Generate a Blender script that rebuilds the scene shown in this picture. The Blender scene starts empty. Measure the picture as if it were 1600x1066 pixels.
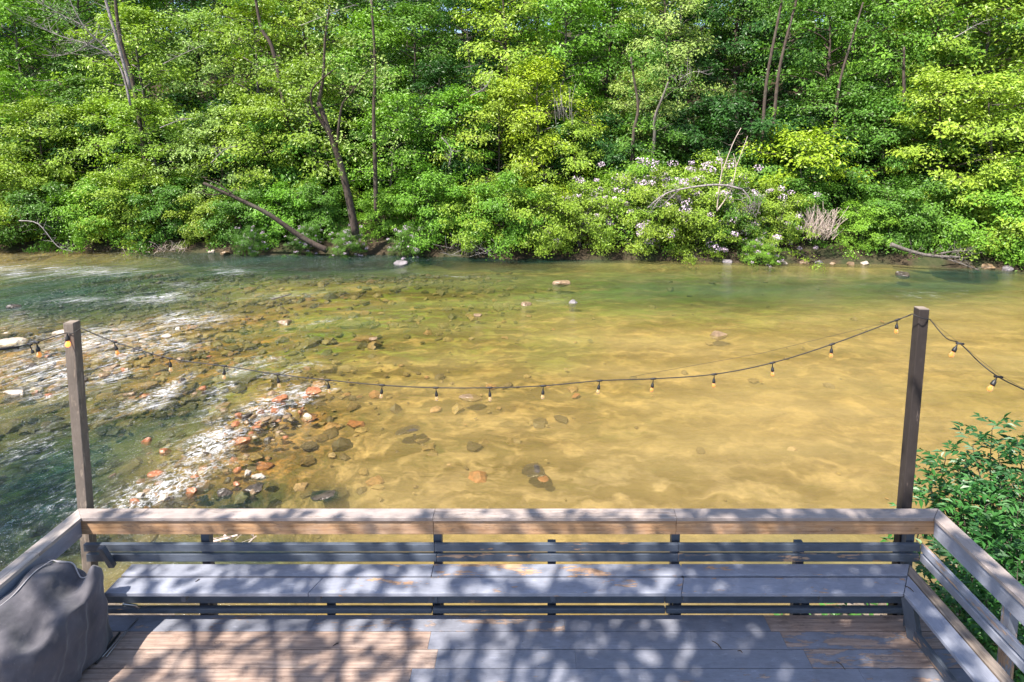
import bpy, math, random
import numpy as np
from mathutils import Vector, Matrix

# ------------------------------------------------------------------ camera, world, sun
sc = bpy.context.scene
FPX, CX, CY, TH, H = 870.0, 838.0, 309.0, math.radians(5.97), 7.6      # measured on the 1600x1066 photograph
cam = bpy.data.cameras.new('camera'); camo = bpy.data.objects.new('camera', cam)
sc.collection.objects.link(camo); sc.camera = camo
camo.location = (0, 0, H); camo.rotation_euler = (math.pi/2 - TH, 0, 0)
cam.sensor_width = 36; cam.lens = FPX/1600*36
cam.shift_x = (800-CX)/1600; cam.shift_y = -(533-CY)/1600
cam.clip_start = 0.1; cam.clip_end = 3000

SUN = Vector((-0.40, -0.38, 0.83)).normalized()                        # direction towards the sun
elev = math.asin(SUN.z); azim = math.atan2(SUN.x, SUN.y)
w = bpy.data.worlds.new("World"); sc.world = w; w.use_nodes = True
nt = w.node_tree; nt.nodes.clear()
out = nt.nodes.new('ShaderNodeOutputWorld'); bg = nt.nodes.new('ShaderNodeBackground')
sky = nt.nodes.new('ShaderNodeTexSky'); sky.sky_type = 'NISHITA'; sky.sun_disc = False
sky.sun_elevation = elev; sky.sun_rotation = azim
bg.inputs[1].default_value = 0.115
nt.links.new(sky.outputs[0], bg.inputs[0]); nt.links.new(bg.outputs[0], out.inputs[0])
sun = bpy.data.lights.new('sun', 'SUN'); suno = bpy.data.objects.new('sun', sun); sc.collection.objects.link(suno)
sun.energy = 5.0; sun.angle = math.radians(0.53); sun.color = (1.0, 0.94, 0.84)
suno.rotation_euler = SUN.to_track_quat('Z', 'Y').to_euler(); suno.location = (0, -10, 30)
sc.view_settings.view_transform = 'Standard'; sc.view_settings.look = 'None'
sc.view_settings.exposure = 1.27; sc.view_settings.gamma = 1.0
sc.render.engine = 'CYCLES'
sc.cycles.max_bounces = 6; sc.cycles.diffuse_bounces = 2; sc.cycles.glossy_bounces = 2
sc.cycles.transmission_bounces = 4; sc.cycles.transparent_max_bounces = 8
sc.cycles.use_denoising = True
sc.cycles.caustics_reflective = False; sc.cycles.caustics_refractive = False

# ------------------------------------------------------------------ helpers
def ray(px, py):
    a = px-CX; b = -(py-CY); c, s = math.cos(TH), math.sin(TH)
    return Vector((a, FPX*c+b*s, -FPX*s+b*c))
def W(px, py, z=0.0):                     # point of the level z seen at a pixel
    v = ray(px, py); t = (z-H)/v.z; return Vector((v.x*t, v.y*t, z))
def P(px, py, Y):                         # point at distance Y seen at a pixel
    v = ray(px, py); t = Y/v.y; return Vector((v.x*t, Y, H+v.z*t))
def proj(x, y, z):
    c, s = math.cos(TH), math.sin(TH); z = z-H
    fw = y*c-z*s; up = y*s+z*c
    return CX+FPX*x/fw, CY-FPX*up/fw

def tag(o, label=None, cat=None, group=None, kind=None):
    if label: o['label'] = label
    if cat: o['category'] = cat
    if group: o['group'] = group
    if kind: o['kind'] = kind
    return o
def link(o, parent=None):
    sc.collection.objects.link(o)
    if parent is not None: o.parent = parent
    return o
def empty(name, loc, label, cat, group=None):
    o = bpy.data.objects.new(name, None); o.location = loc; o.empty_display_size = 0.2
    link(o); return tag(o, label, cat, group)

class MB:
    """collects geometry with uvs and per-face attributes; build() links ONE mesh object"""
    def __init__(s): s.v=[]; s.f=[]; s.uv=[]; s.rnd=[]; s.bare=[]; s.smooth=[]
    def box(s, c, ax, half, rnd=0.5, bare=0.0, smooth=False, jit=0):
        c = Vector(c); b = len(s.v); u, v, n = [Vector(a) for a in ax]
        for i in (-1,1):
            for j in (-1,1):
                for k in (-1,1): s.v.append(c+u*(i*half[0])+v*(j*half[1])+n*(k*half[2]))
        F = [(0,1,3,2),(4,6,7,5),(0,4,5,1),(2,3,7,6),(0,2,6,4),(1,5,7,3)]
        for q, fc in enumerate(F):
            s.f.append([b+i for i in fc]); uvs=[]
            for i in fc:
                I,J,K = (i>>2)&1, (i>>1)&1, i&1
                a = (I*2-1)*half[0]; bb = (J*2-1)*half[1]; cc=(K*2-1)*half[2]
                if q<2: uvs.append((bb*.3, cc))
                elif q<4: uvs.append((a, cc+.31))
                else: uvs.append((a, bb))
            s.uv.append(uvs); s.rnd.append(rnd); s.bare.append(bare); s.smooth.append(smooth)
    def plank(s, p0, p1, width, thick, side, rnd=None, bare=0.0):
        """board from p0 to p1 (centre line), width along 'side'"""
        p0, p1 = Vector(p0), Vector(p1); u = (p1-p0); L = u.length; u.normalize()
        v = Vector(side); v = (v-u*v.dot(u)).normalized(); n = u.cross(v)
        s.box((p0+p1)/2, (u,v,n), (L/2,width/2,thick/2), R.random() if rnd is None else rnd, bare)
    def prism(s, quad, z0, z1, udir, rnd=.5, bare=0.0):
        """level board with a four-cornered outline (for mitred ends)"""
        b = len(s.v)
        for z in (z0, z1):
            for q in quad: s.v.append(Vector((q[0], q[1], z)))
        u = Vector((udir[0], udir[1], 0)); vv = Vector((-udir[1], udir[0], 0)); c = Vector((quad[0][0], quad[0][1], z0))
        F = [(3,2,1,0),(4,5,6,7)]+[(i,(i+1)%4,(i+1)%4+4,i+4) for i in range(4)]
        for q, fc in enumerate(F):
            s.f.append([b+i for i in fc])
            if q<2: s.uv.append([((s.v[b+i]-c).dot(u),(s.v[b+i]-c).dot(vv)) for i in fc])
            else: s.uv.append([((s.v[b+i]-c).dot(u),(s.v[b+i]-c).z+.31+(s.v[b+i]-c).dot(vv)) for i in fc])
            s.rnd.append(rnd); s.bare.append(bare); s.smooth.append(False)
    def tube(s, pts, rad, n=8, rnd=.5, bare=0., caps=True):
        pts = [Vector(p) for p in pts]
        if not hasattr(rad, '__len__'): rad=[rad]*len(pts)
        b = len(s.v); ref = Vector((0,0,1)); L=0
        for i,p in enumerate(pts):
            t = (pts[min(i+1,len(pts)-1)]-pts[max(i-1,0)]).normalized()
            if abs(t.dot(ref))>.95: ref = Vector((1,0,0)) if abs(t.x)<.9 else Vector((0,1,0))
            a = t.cross(ref).normalized(); c = t.cross(a)
            for k in range(n):
                an = 2*math.pi*k/n; s.v.append(p+(a*math.cos(an)+c*math.sin(an))*rad[i])
        for i in range(len(pts)-1):
            L2 = L+(pts[i+1]-pts[i]).length
            for k in range(n):
                k2=(k+1)%n; s.f.append([b+i*n+k,b+i*n+k2,b+(i+1)*n+k2,b+(i+1)*n+k])
                s.uv.append([(L,k/n*.3),(L,(k+1)/n*.3),(L2,(k+1)/n*.3),(L2,k/n*.3)])
                s.rnd.append(rnd); s.bare.append(bare); s.smooth.append(True)
            L=L2
        if caps:
            for e in (0,len(pts)-1):
                fc=[b+e*n+k for k in range(n)]
                if e==0: fc=fc[::-1]
                s.f.append(fc); s.uv.append([(0,0)]*n); s.rnd.append(rnd); s.bare.append(bare); s.smooth.append(False)
    def lathe(s, c, prof, n=14, axis=Vector((0,0,1)), rnd=.5):
        """prof: (radius, height) list along axis"""
        axis=Vector(axis).normalized(); a=axis.orthogonal().normalized(); d=axis.cross(a); b=len(s.v); c=Vector(c)
        for r,h in prof:
            for k in range(n):
                an=2*math.pi*k/n; s.v.append(c+axis*h+(a*math.cos(an)+d*math.sin(an))*r)
        for i in range(len(prof)-1):
            for k in range(n):
                k2=(k+1)%n; s.f.append([b+i*n+k,b+i*n+k2,b+(i+1)*n+k2,b+(i+1)*n+k]); s.uv.append([(0,0)]*4)
                s.rnd.append(rnd); s.bare.append(0.); s.smooth.append(True)
    def build(s, name, m, parent=None, bevel=0.0, loc=None):
        me = bpy.data.meshes.new(name); org = Vector(loc) if loc is not None else (parent.location if parent is not None else Vector((0,0,0)))
        me.from_pydata([tuple(v-org) for v in s.v], [], s.f)
        uvl = me.uv_layers.new(name='UVMap'); uvl.data.foreach_set('uv', np.array([c for q in s.uv for c in q], dtype=np.float32).ravel())
        for nm, arr in (('rnd', s.rnd), ('bare', s.bare)):
            at = me.attributes.new(nm, 'FLOAT', 'FACE'); at.data.foreach_set('value', np.array(arr, dtype=np.float32))
        me.polygons.foreach_set('use_smooth', np.array(s.smooth, dtype=bool))
        me.materials.append(m); o = bpy.data.objects.new(name, me); link(o, parent)
        if loc is not None: o.location = org
        if bevel:
            md = o.modifiers.new('bevel', 'BEVEL'); md.width = bevel; md.segments = 2; md.limit_method = 'ANGLE'
        return o

def np_mesh(name, v, f, attrs=None, smooth=True, fattrs=None):
    me = bpy.data.meshes.new(name); v=np.asarray(v,dtype=np.float32); f=np.asarray(f,dtype=np.int32); k=f.shape[1]
    me.vertices.add(len(v)); me.vertices.foreach_set('co', v.ravel())
    me.loops.add(f.size); me.loops.foreach_set('vertex_index', f.ravel())
    me.polygons.add(len(f)); me.polygons.foreach_set('loop_start', np.arange(0, f.size, k, dtype=np.int32))
    me.update(calc_edges=True)
    me.polygons.foreach_set('use_smooth', np.full(len(f), smooth))
    for dom, dd in (('POINT', attrs), ('FACE', fattrs)):
        for nm, arr in (dd or {}).items():
            at = me.attributes.new(nm, 'FLOAT', dom); at.data.foreach_set('value', np.asarray(arr, dtype=np.float32))
    return me

# ------------------------------------------------------------------ materials
class N:
    def __init__(s, name):
        s.m = bpy.data.materials.new(name); s.m.use_nodes=True; s.t=s.m.node_tree; s.t.nodes.clear()
        s.out = s.t.nodes.new('ShaderNodeOutputMaterial')
    def n(s, typ, ins=None, **kw):
        q = s.t.nodes.new(typ)
        for k,v in kw.items(): setattr(q,k,v)
        for k,v in (ins or {}).items():
            if isinstance(v, bpy.types.NodeSocket): s.t.links.new(v, q.inputs[k])
            elif v is not None: q.inputs[k].default_value = v
        return q
    def attr(s, nm): return s.n('ShaderNodeAttribute', attribute_name=nm).outputs['Fac']
    def math(s, op, a, b=None, c=None, clamp=False):
        q = s.n('ShaderNodeMath', operation=op, use_clamp=clamp)
        for i,x in enumerate((a,b,c)):
            if x is None: continue
            if isinstance(x, bpy.types.NodeSocket): s.t.links.new(x, q.inputs[i])
            else: q.inputs[i].default_value=x
        return q.outputs[0]
    def mix(s, fac, a, b, mode='MIX'):
        q = s.n('ShaderNodeMix', data_type='RGBA', blend_type=mode)
        for i,x in ((0,fac),(6,a),(7,b)):
            if isinstance(x, bpy.types.NodeSocket): s.t.links.new(x, q.inputs[i])
            else: q.inputs[i].default_value = x if i==0 else (*x,1)
        return q.outputs[2]
    def ramp(s, fac, stops, interp='LINEAR'):
        q = s.n('ShaderNodeValToRGB', {0:fac}); q.color_ramp.interpolation=interp
        e=q.color_ramp.elements
        while len(e)<len(stops): e.new(.5)
        for i,(p,c) in enumerate(stops):
            e[i].position=p; e[i].color = (*c,1) if hasattr(c,'__len__') else (c,c,c,1)
        return q.outputs[0]
    def mapr(s, v, a, b, c=0., d=1.):
        return s.n('ShaderNodeMapRange', {0:v,1:a,2:b,3:c,4:d}).outputs[0]
    def noise(s, vec, scale, detail=4, rough=.55, dist=0.):
        return s.n('ShaderNodeTexNoise', {'Vector':vec,'Scale':scale,'Detail':detail,'Roughness':rough,'Distortion':dist}).outputs[0]
    def mp(s, vec, scale=(1,1,1), loc=(0,0,0), rot=(0,0,0)):
        return s.n('ShaderNodeMapping', {'Vector':vec,'Scale':scale,'Location':loc,'Rotation':rot}).outputs[0]
    def surf(s, sh): s.t.links.new(sh, s.out.inputs[0]); return s.m
    def bump(s, h, strength=.3, dist=.01): return s.n('ShaderNodeBump', {'Height':h,'Strength':strength,'Distance':dist}).outputs[0]

def wood_mat(name, paint, bare1, bare2, wear=.5, rough=.55):
    """painted board; attribute bare says how much of its paint is gone"""
    m = N(name); uv = m.n('ShaderNodeUVMap', uv_map='UVMap').outputs[0]; rnd = m.attr('rnd'); bare = m.attr('bare')
    off = m.n('ShaderNodeCombineXYZ', {0:m.math('MULTIPLY',rnd,53.), 1:m.math('MULTIPLY',rnd,17.), 2:m.math('MULTIPLY',rnd,29.)}).outputs[0]
    vec = m.n('ShaderNodeVectorMath', {0:uv,1:off}, operation='ADD').outputs[0]
    warp = m.noise(m.mp(vec,(1.2,5,1)), 1.3, 2)
    g1 = m.noise(m.mp(vec,(1.6,30,1)), 1.6, 7, .68, .9)               # long grain
    g2 = m.noise(m.mp(vec,(5,160,1)), 1.5, 3, .6)
    ring = m.n('ShaderNodeTexWave', {'Vector':m.mp(vec,(.7,9,1)),'Scale':.7,'Distortion':9.0,'Detail':3.0,'Detail Scale':.5}, bands_direction='Y').outputs[1]
    kn = m.n('ShaderNodeTexVoronoi', {'Vector':m.mp(vec,(2.6,5,1)),'Scale':1.,'Randomness':1.}).outputs[0]
    knot = m.math('MAXIMUM',m.mapr(kn, .035, .06, 1., 0.),m.mapr(m.math('ABSOLUTE',m.math('SUBTRACT',kn,.095)),0,.02,.55,0))
    blot = m.noise(vec, 2.6, 5, .6); blot2 = m.noise(m.mp(vec,(1,2.5,1)), 7, 6, .7)
    wc = m.mix(m.mapr(g1,.35,.68), bare1, bare2)
    wc = m.mix(m.math('MULTIPLY',m.math('POWER',ring,2.),.35), wc, tuple(c*.55 for c in bare1))
    wc = m.mix(m.math('MULTIPLY',knot,.8), wc, (.05,.03,.02))
    wc = m.mix(m.mapr(blot,.45,.75,0,.45), wc, (.30,.27,.26))
    pv = m.mix(m.mapr(blot,.3,.7), tuple(c*.82 for c in paint), tuple(min(1,c*1.18) for c in paint))
    pv = m.mix(m.mapr(g2,.42,.7,0,.35), pv, tuple(c*.62 for c in paint))
    pv = m.mix(m.mapr(rnd,0,1,0,.25), pv, tuple(c*.7 for c in paint))
    pv = m.mix(m.mapr(blot2,.5,.68,0,.45), pv, tuple(c*.55 for c in paint)); pv = m.mix(m.mapr(blot2,.28,.42,.35,0), pv, tuple(min(1,c*1.9+.03) for c in paint))
    wc = m.mix(m.mapr(blot2,.52,.68,0,.5), wc, tuple(c*.4 for c in bare1))
    # peeled patches
    pa = m.noise(m.mp(vec,(1.6,7,1)), 1.5, 6, .62, .3); pb = m.noise(m.mp(vec,(12,60,1)), 1.2, 4, .6)
    thr = m.math('SUBTRACT', .80-.16*wear, m.math('MULTIPLY', bare, .62))
    pk = m.math('ADD', m.math('MULTIPLY',pa,.78), m.math('MULTIPLY',pb,.22))
    peel = m.n('ShaderNodeMapRange', {0:m.math('SUBTRACT',pk,thr),1:-.008,2:.012,3:0.,4:1.}).outputs[0]
    col = m.mix(peel, pv, wc)
    edge = m.mapr(m.math('ABSOLUTE',m.math('SUBTRACT',pk,thr)), 0,.02,.35,0)
    col = m.mix(edge, col, (.10,.08,.07))
    # dirt specks
    sp = m.n('ShaderNodeTexVoronoi', {'Vector':m.mp(vec,(9,14,1)),'Scale':1.,'Randomness':1.}).outputs[0]
    col = m.mix(m.mapr(sp,.03,.07,.55,0), col, (.05,.045,.045))
    h = m.math('ADD', m.math('MULTIPLY',g1,.6), m.math('MULTIPLY',g2,.4))
    h = m.math('SUBTRACT', h, m.math('MULTIPLY',peel,.35))
    b = m.n('ShaderNodeBsdfPrincipled', {'Base Color':col,'Roughness':m.mapr(g2,.3,.7,rough-.08,rough+.2),'Specular IOR Level':.35,'Normal':m.bump(h,.55,.006)})
    return m.surf(b.outputs[0])

M = {}
M['floor'] = wood_mat('weathered_floor_paint', (.205,.212,.255), (.25,.17,.135), (.47,.345,.28), .75, .5)
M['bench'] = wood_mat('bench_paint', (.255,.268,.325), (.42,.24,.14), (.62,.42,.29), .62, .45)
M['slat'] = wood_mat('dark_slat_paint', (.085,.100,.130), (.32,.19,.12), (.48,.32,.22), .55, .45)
M['cedar'] = wood_mat('new_pine', (.45,.265,.145), (.36,.185,.085), (.55,.34,.19), .3, .6)
M['cap'] = wood_mat('greyed_pine', (.33,.275,.255), (.27,.21,.18), (.42,.35,.32), .4, .55)
M['post'] = wood_mat('grey_post', (.165,.135,.115), (.15,.115,.09), (.33,.27,.22), .6, .7)

def simple(name, col, rough=.6, metal=0., spec=.5, nscale=0, namp=.2, bump=0.):
    m = N(name); c = (*col,1); nrm=None
    if nscale:
        tc = m.n('ShaderNodeTexCoord').outputs['Object']; nz = m.noise(tc, nscale, 5)
        c = m.mix(m.mapr(nz,.3,.7), tuple(x*(1-namp) for x in col), tuple(min(1,x*(1+namp)) for x in col))
        if bump: nrm = m.bump(nz, .5, bump)
    return m.surf(m.n('ShaderNodeBsdfPrincipled', {'Base Color':c,'Roughness':rough,'Metallic':metal,'Specular IOR Level':spec,'Normal':nrm}).outputs[0])
M['rubber'] = simple('black_rubber', (.012,.011,.012), .5)
M['wire'] = simple('black_cable', (.014,.012,.014), .6)
M['steel'] = simple('steel', (.35,.34,.34), .35, 1.)
m = N('grill_fabric'); tc = m.n('ShaderNodeTexCoord').outputs['Object']
wv = m.noise(tc, 260, 2); dirt = m.noise(m.mp(tc,(1,1,.6)), 3.5, 6, .65); scr = m.noise(m.mp(tc,(6,6,1.5),rot=(.4,.5,.3)), 9, 5, .7)
c = m.mix(m.mapr(dirt,.3,.72), (.036,.033,.042), (.100,.092,.108)); c = m.mix(m.mapr(scr,.60,.74,0,.4), c, (.22,.19,.21))
M['fabric'] = m.surf(m.n('ShaderNodeBsdfPrincipled', {'Base Color':c,'Roughness':.75,'Sheen Weight':.3,'Normal':m.bump(wv,.25,.002)}).outputs[0])
M['piping'] = simple('pale_piping', (.34,.32,.33), .6)
m = N('amber_bulb')
gl = m.n('ShaderNodeBsdfPrincipled', {'Base Color':(.90,.38,.07,1),'Roughness':.05,'Specular IOR Level':.8,'Transmission Weight':.6,'Emission Color':(1,.40,.08,1),'Emission Strength':.12})
M['bulb'] = m.surf(gl.outputs[0])
m = N('clear_bulb')
gl = m.n('ShaderNodeBsdfPrincipled', {'Base Color':(.95,.62,.28,1),'Roughness':.05,'Specular IOR Level':.8,'Transmission Weight':.75,'Emission Color':(1,.58,.25,1),'Emission Strength':.08})
M['bulbc'] = m.surf(gl.outputs[0])
m = N('lit_bulb')
M['bulblit'] = m.surf(m.n('ShaderNodeBsdfPrincipled', {'Base Color':(1,.35,.06,1),'Roughness':.05,'Transmission Weight':.3,'Emission Color':(1,.28,.05,1),'Emission Strength':.9}).outputs[0])

def bark_mat(name, a, b):
    m = N(name); tc = m.n('ShaderNodeTexCoord').outputs['Object']
    n1 = m.noise(m.mp(tc,(1,1,.22)), 14, 5, .65); n2 = m.noise(tc, 1.3, 3)
    c = m.mix(m.mapr(n1,.32,.68), a, b); c = m.mix(m.mapr(n2,.5,.75,0,.4), c, (.16,.17,.12))
    return m.surf(m.n('ShaderNodeBsdfPrincipled', {'Base Color':c,'Roughness':.85,'Specular IOR Level':.2,'Normal':m.bump(n1,.7,.03)}).outputs[0])
M['bark'] = bark_mat('brown_bark', (.035,.026,.022), (.115,.085,.07))
M['barkgrey'] = bark_mat('grey_bark', (.075,.062,.056), (.20,.17,.155))
M['dead'] = bark_mat('dead_wood', (.15,.125,.125), (.36,.32,.32))
M['deadpale'] = bark_mat('sun_bleached_wood', (.33,.24,.20), (.66,.55,.50))

def leaf_mat(name, sat=1., gloss=.35):
    m = N(name); oi = m.n('ShaderNodeObjectInfo'); lv = m.attr('lv')
    c = m.mix(m.mapr(lv,0,1), (.62,.70,.6), (1.26,1.20,1.15))
    col = m.mix(1., oi.outputs['Color'], c, 'MULTIPLY')
    tr = m.mix(1., col, (1.15,1.25,.5), 'MULTIPLY')
    p = m.n('ShaderNodeBsdfPrincipled', {'Base Color':col,'Roughness':.42,'Specular IOR Level':gloss})
    t = m.n('ShaderNodeBsdfTranslucent', {'Color':tr})
    return m.surf(m.n('ShaderNodeMixShader', {0:.26,1:p.outputs[0],2:t.outputs[0]}).outputs[0])
M['leaf'] = leaf_mat('tree_leaves',gloss=.32)
M['leafnear'] = leaf_mat('glossy_leaves', gloss=.55)
M['blossom'] = simple('laurel_petals', (.52,.40,.50), .6, nscale=8, namp=.12)

# ------------------------------------------------------------------ river: bed, water, terrain
def bank_y(X):
    return np.interp(X, [-90,-60,-37,-24,-19,-10,-1.5,6,14,21,28,45,90], [41,39.5,37.8,37.3,36.3,36.2,35.0,34.6,33.8,33.4,31.9,31.0,30.0])
def gmask(px, py, lst, ang=0.):
    o = np.zeros_like(px)
    for (a,b,sx,sy,wt,*r) in lst:
        t = math.radians(r[0]) if r else 0.
        dx, dy = px-a, py-b; u = dx*math.cos(t)-dy*math.sin(t); v = dx*math.sin(t)+dy*math.cos(t)
        o = np.maximum(o, wt*np.exp(-.5*((u/sx)**2+(v/sy)**2)))
    return o
FOAM = [(255,608,52,14,.93,28),(325,690,80,26,.93,28),(240,762,90,22,.93,22),(150,530,150,26,.80,5),(300,500,80,16,.82,6),(225,625,50,14,.8,28),
        (60,580,90,45,.78,10),(440,590,60,12,.7,10),(130,425,130,12,.74),(30,425,60,16,.74),(240,467,80,12,.8,5),(415,640,60,20,.85,25),(200,560,70,22,.8,20),(90,620,70,14,.75,15),(280,545,60,12,.8,8),(350,610,50,12,.75,20),(140,470,100,8,.66),(480,575,50,8,.7,8),(520,610,30,6,.7),(300,735,50,14,.85,22),
        (60,700,110,50,.62,20),(440,462,80,6,.66,4),(500,505,90,8,.6,4),(300,445,90,8,.62),(370,424,60,10,.62),(170,640,70,20,.66,28),(700,432,160,10,.5),
        (380,575,70,16,.7,20),(470,620,46,16,.8,22),(150,590,80,26,.74,20),(840,470,80,10,.5),(1440,460,120,16,.5),(90,780,120,40,.6,20),(30,500,60,30,.6),(330,640,60,16,.7,28)]
DEEP_SHADE = [(330,862,150,22,.75),(1250,865,180,30,.3),(90,452,170,30,1.,4),(450,408,190,16,1.),(330,425,120,14,.8,6),(50,735,120,75,1.,25),(215,668,85,24,.9,25),(30,820,150,60,.8),(1500,432,80,10,.9),(1150,448,260,20,.5),(1400,448,160,18,.5),(750,430,200,14,.35),(160,480,150,14,.7,4),  # dark teal zones: lower bed, with tree shade painted into the colour
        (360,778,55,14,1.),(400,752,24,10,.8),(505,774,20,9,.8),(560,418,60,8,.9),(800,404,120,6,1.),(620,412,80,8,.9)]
GREEN = [(300,440,230,30,.8,4),(480,520,150,40,.95,10),(600,470,230,45,.75),(400,570,90,30,.8,20),(980,450,300,34,.75),(640,530,80,20,.6),(850,540,60,20,.4),(300,655,80,20,.5,25),(720,520,120,30,.4),(1400,440,200,20,.5)]
STONE = [(560,600,120,60,1.),(500,740,100,40,1.),(700,600,160,80,.9),(600,690,200,90,1.),(470,640,90,70,.9),(800,600,200,90,.6),(650,520,230,60,.8),(250,560,260,110,.8),(850,740,200,60,.6),(1300,540,120,40,.45),(1150,460,150,40,.4),(700,450,250,40,.7),(1400,720,200,50,.35),(150,450,200,50,.6)]
BROWN = [(90,555,190,50,1.,5),(200,610,150,30,.8,25),(370,705,80,50,1.,28),(250,765,120,30,1.,20),(290,560,140,40,.9,20),(450,640,60,40,.7),(200,490,120,20,.6)]

SKY_SHEEN = [(1250,880,260,45,1.),(250,870,260,40,1.),(900,900,500,20,.8),(1000,740,420,60,.8),(700,760,160,40,.7),(1330,690,140,40,.5),(1180,425,180,10,.8),(560,700,60,30,.4)]  # grey-lavender zones: reflected sky painted into the bed colour
def grid(x0,x1,y0,y1,nx,ny,stretch=None):
    xs=np.linspace(x0,x1,nx); ys=np.linspace(y0,y1,ny)
    if stretch is not None: ys = stretch(ys)
    X,Y=np.meshgrid(xs,ys); idx=np.arange(nx*ny).reshape(ny,nx)
    f=np.stack([idx[:-1,:-1],idx[:-1,1:],idx[1:,1:],idx[1:,:-1]],-1).reshape(-1,4)
    return X.ravel(),Y.ravel(),f
def vnoise(x,y,s,seed=0):
    """smooth value noise for terrain"""
    rs=np.random.RandomState(seed); T=rs.rand(64,64); x=x/s; y=y/s
    xi=np.floor(x).astype(int); yi=np.floor(y).astype(int); fx=x-xi; fy=y-yi; fx=fx*fx*(3-2*fx); fy=fy*fy*(3-2*fy)
    g=lambda a,b:T[a%64,b%64]
    return (g(xi,yi)*(1-fx)+g(xi+1,yi)*fx)*(1-fy)+(g(xi,yi+1)*(1-fx)+g(xi+1,yi+1)*fx)*fy
def masks(X,Y):
    px,py=proj(X,Y,np.zeros_like(X))
    wob = (vnoise(X,Y,1.7,3)-.5)*34+(vnoise(X,Y,.6,5)-.5)*16
    px=px+wob; py=py+wob*.35*np.clip((py-380)/250,.1,1)
    d=dict(foam=gmask(px,py,FOAM),deep=gmask(px,py,DEEP_SHADE),green=gmask(px,py,GREEN),stone=gmask(px,py,STONE),brown=gmask(px,py,BROWN))
    # flow direction: straight on the right, bending round towards the viewer on the left
    xx=X+4; d['fu']=np.where(xx>0,xx,-np.arctan2(-xx,np.maximum(Y-8,.01))*12); d['fv']=np.where(xx>0,Y-8,np.hypot(xx,Y-8))
    d['bend']=1/(1+np.exp((X+3+(vnoise(X,Y,3,8)-.5)*6)*.45))
    d['sky_sheen']=gmask(px,py,SKY_SHEEN)
    return d
rapid = lambda X,Y,d: d['bend']
X,Y,f = grid(-70,70,4,44,420,240)
d=masks(X,Y)
z = -.42-.35*d['deep']+.22*np.clip(d['foam'],0,1)+(vnoise(X,Y,1.1,2)-.5)*.12
z = np.where(Y>bank_y(X)-1.2, z+(Y-bank_y(X)+1.2)*.45, z)
z = np.where(Y<9, z+(9-Y)*.25, z); z=np.minimum(z,np.where(Y>15,-.14,9)); z=np.where(Y>bank_y(X)+.6,-2.,z)
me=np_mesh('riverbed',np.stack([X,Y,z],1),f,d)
m=N('riverbed_gravel'); tc=m.n('ShaderNodeTexCoord').outputs['Object']
fuv=m.n('ShaderNodeCombineXYZ',{0:m.attr('fu'),1:m.attr('fv')}).outputs[0]
bend=m.attr('bend'); stone=m.attr('stone')
vmix=fuv
wv=m.n('ShaderNodeTexNoise',{'Vector':tc,'Scale':1.6,'Detail':3.}).outputs[1]
wv=m.n('ShaderNodeVectorMath',{0:wv,1:(.5,.5,.5)},operation='SUBTRACT').outputs[0]
wv=m.n('ShaderNodeVectorMath',{0:wv,'Scale':.9},operation='SCALE').outputs[0]
vv=m.n('ShaderNodeVectorMath',{0:vmix,1:wv},operation='ADD').outputs[0]
big=m.noise(m.mp(vmix,(.35,.9,1)),.55,4,.6); mid=m.noise(m.mp(vv,(.55,1.1,1)),1.5,5,.6)
fine=m.noise(m.mp(tc,(1,1.4,1)),6,4,.6)
c=m.mix(m.mapr(mid,.34,.62),(.150,.092,.026),(.48,.335,.135))
c=m.mix(m.mapr(big,.42,.62,0,.6),c,(.24,.19,.075))
c=m.mix(m.math('MULTIPLY',m.attr('sky_sheen'),.6),c,m.mix(m.mapr(mid,.35,.65),(.17,.145,.13),(.40,.32,.25)))  # sky sheen laid on as a greyer bed tone
c=m.mix(m.math('MULTIPLY',m.attr('green'),m.mapr(m.noise(m.mp(vv,(.5,1.2,1)),1.1,5,.65),.40,.56,0.,1.)),c,(.120,.235,.014))
c=m.mix(m.math('MULTIPLY',m.attr('brown'),m.mapr(mid,.3,.7,1.,.6)),c,m.mix(m.mapr(m.noise(m.mp(vmix,(1.2,2.6,1)),2.6,5,.65),.38,.58),(.56,.26,.07),(.10,.045,.02)))
for sc_,lo,hi,am in ((1.15,.16,.30,.75),(2.1,.17,.34,.6),(.6,.10,.2,.55)):
    vo=m.n('ShaderNodeTexVoronoi',{'Vector':m.mp(vv,(1,1.25,1),loc=(sc_*7,3,0)),'Scale':sc_,'Randomness':1.})
    keep=m.mapr(m.n('ShaderNodeSeparateColor',{0:vo.outputs[1]}).outputs[0],.30,.55)
    msk=m.math('MULTIPLY',m.math('MULTIPLY',m.mapr(vo.outputs[0],lo,hi,1,0),keep),m.math('MULTIPLY',m.mapr(stone,0,.8,.22,1.),am))
    c=m.mix(msk,c,m.mix(m.n('ShaderNodeSeparateColor',{0:vo.outputs[1]}).outputs[1],(.13,.085,.032),(.19,.16,.07)))
mt=m.noise(m.mp(vv,(.8,1.5,1)),.95,3,.55,.5); c=m.mix(m.math('MULTIPLY',m.mapr(mt,.46,.56,0,.9),m.mapr(stone,0,.7,.40,1.)),c,(.13,.095,.035))
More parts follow.
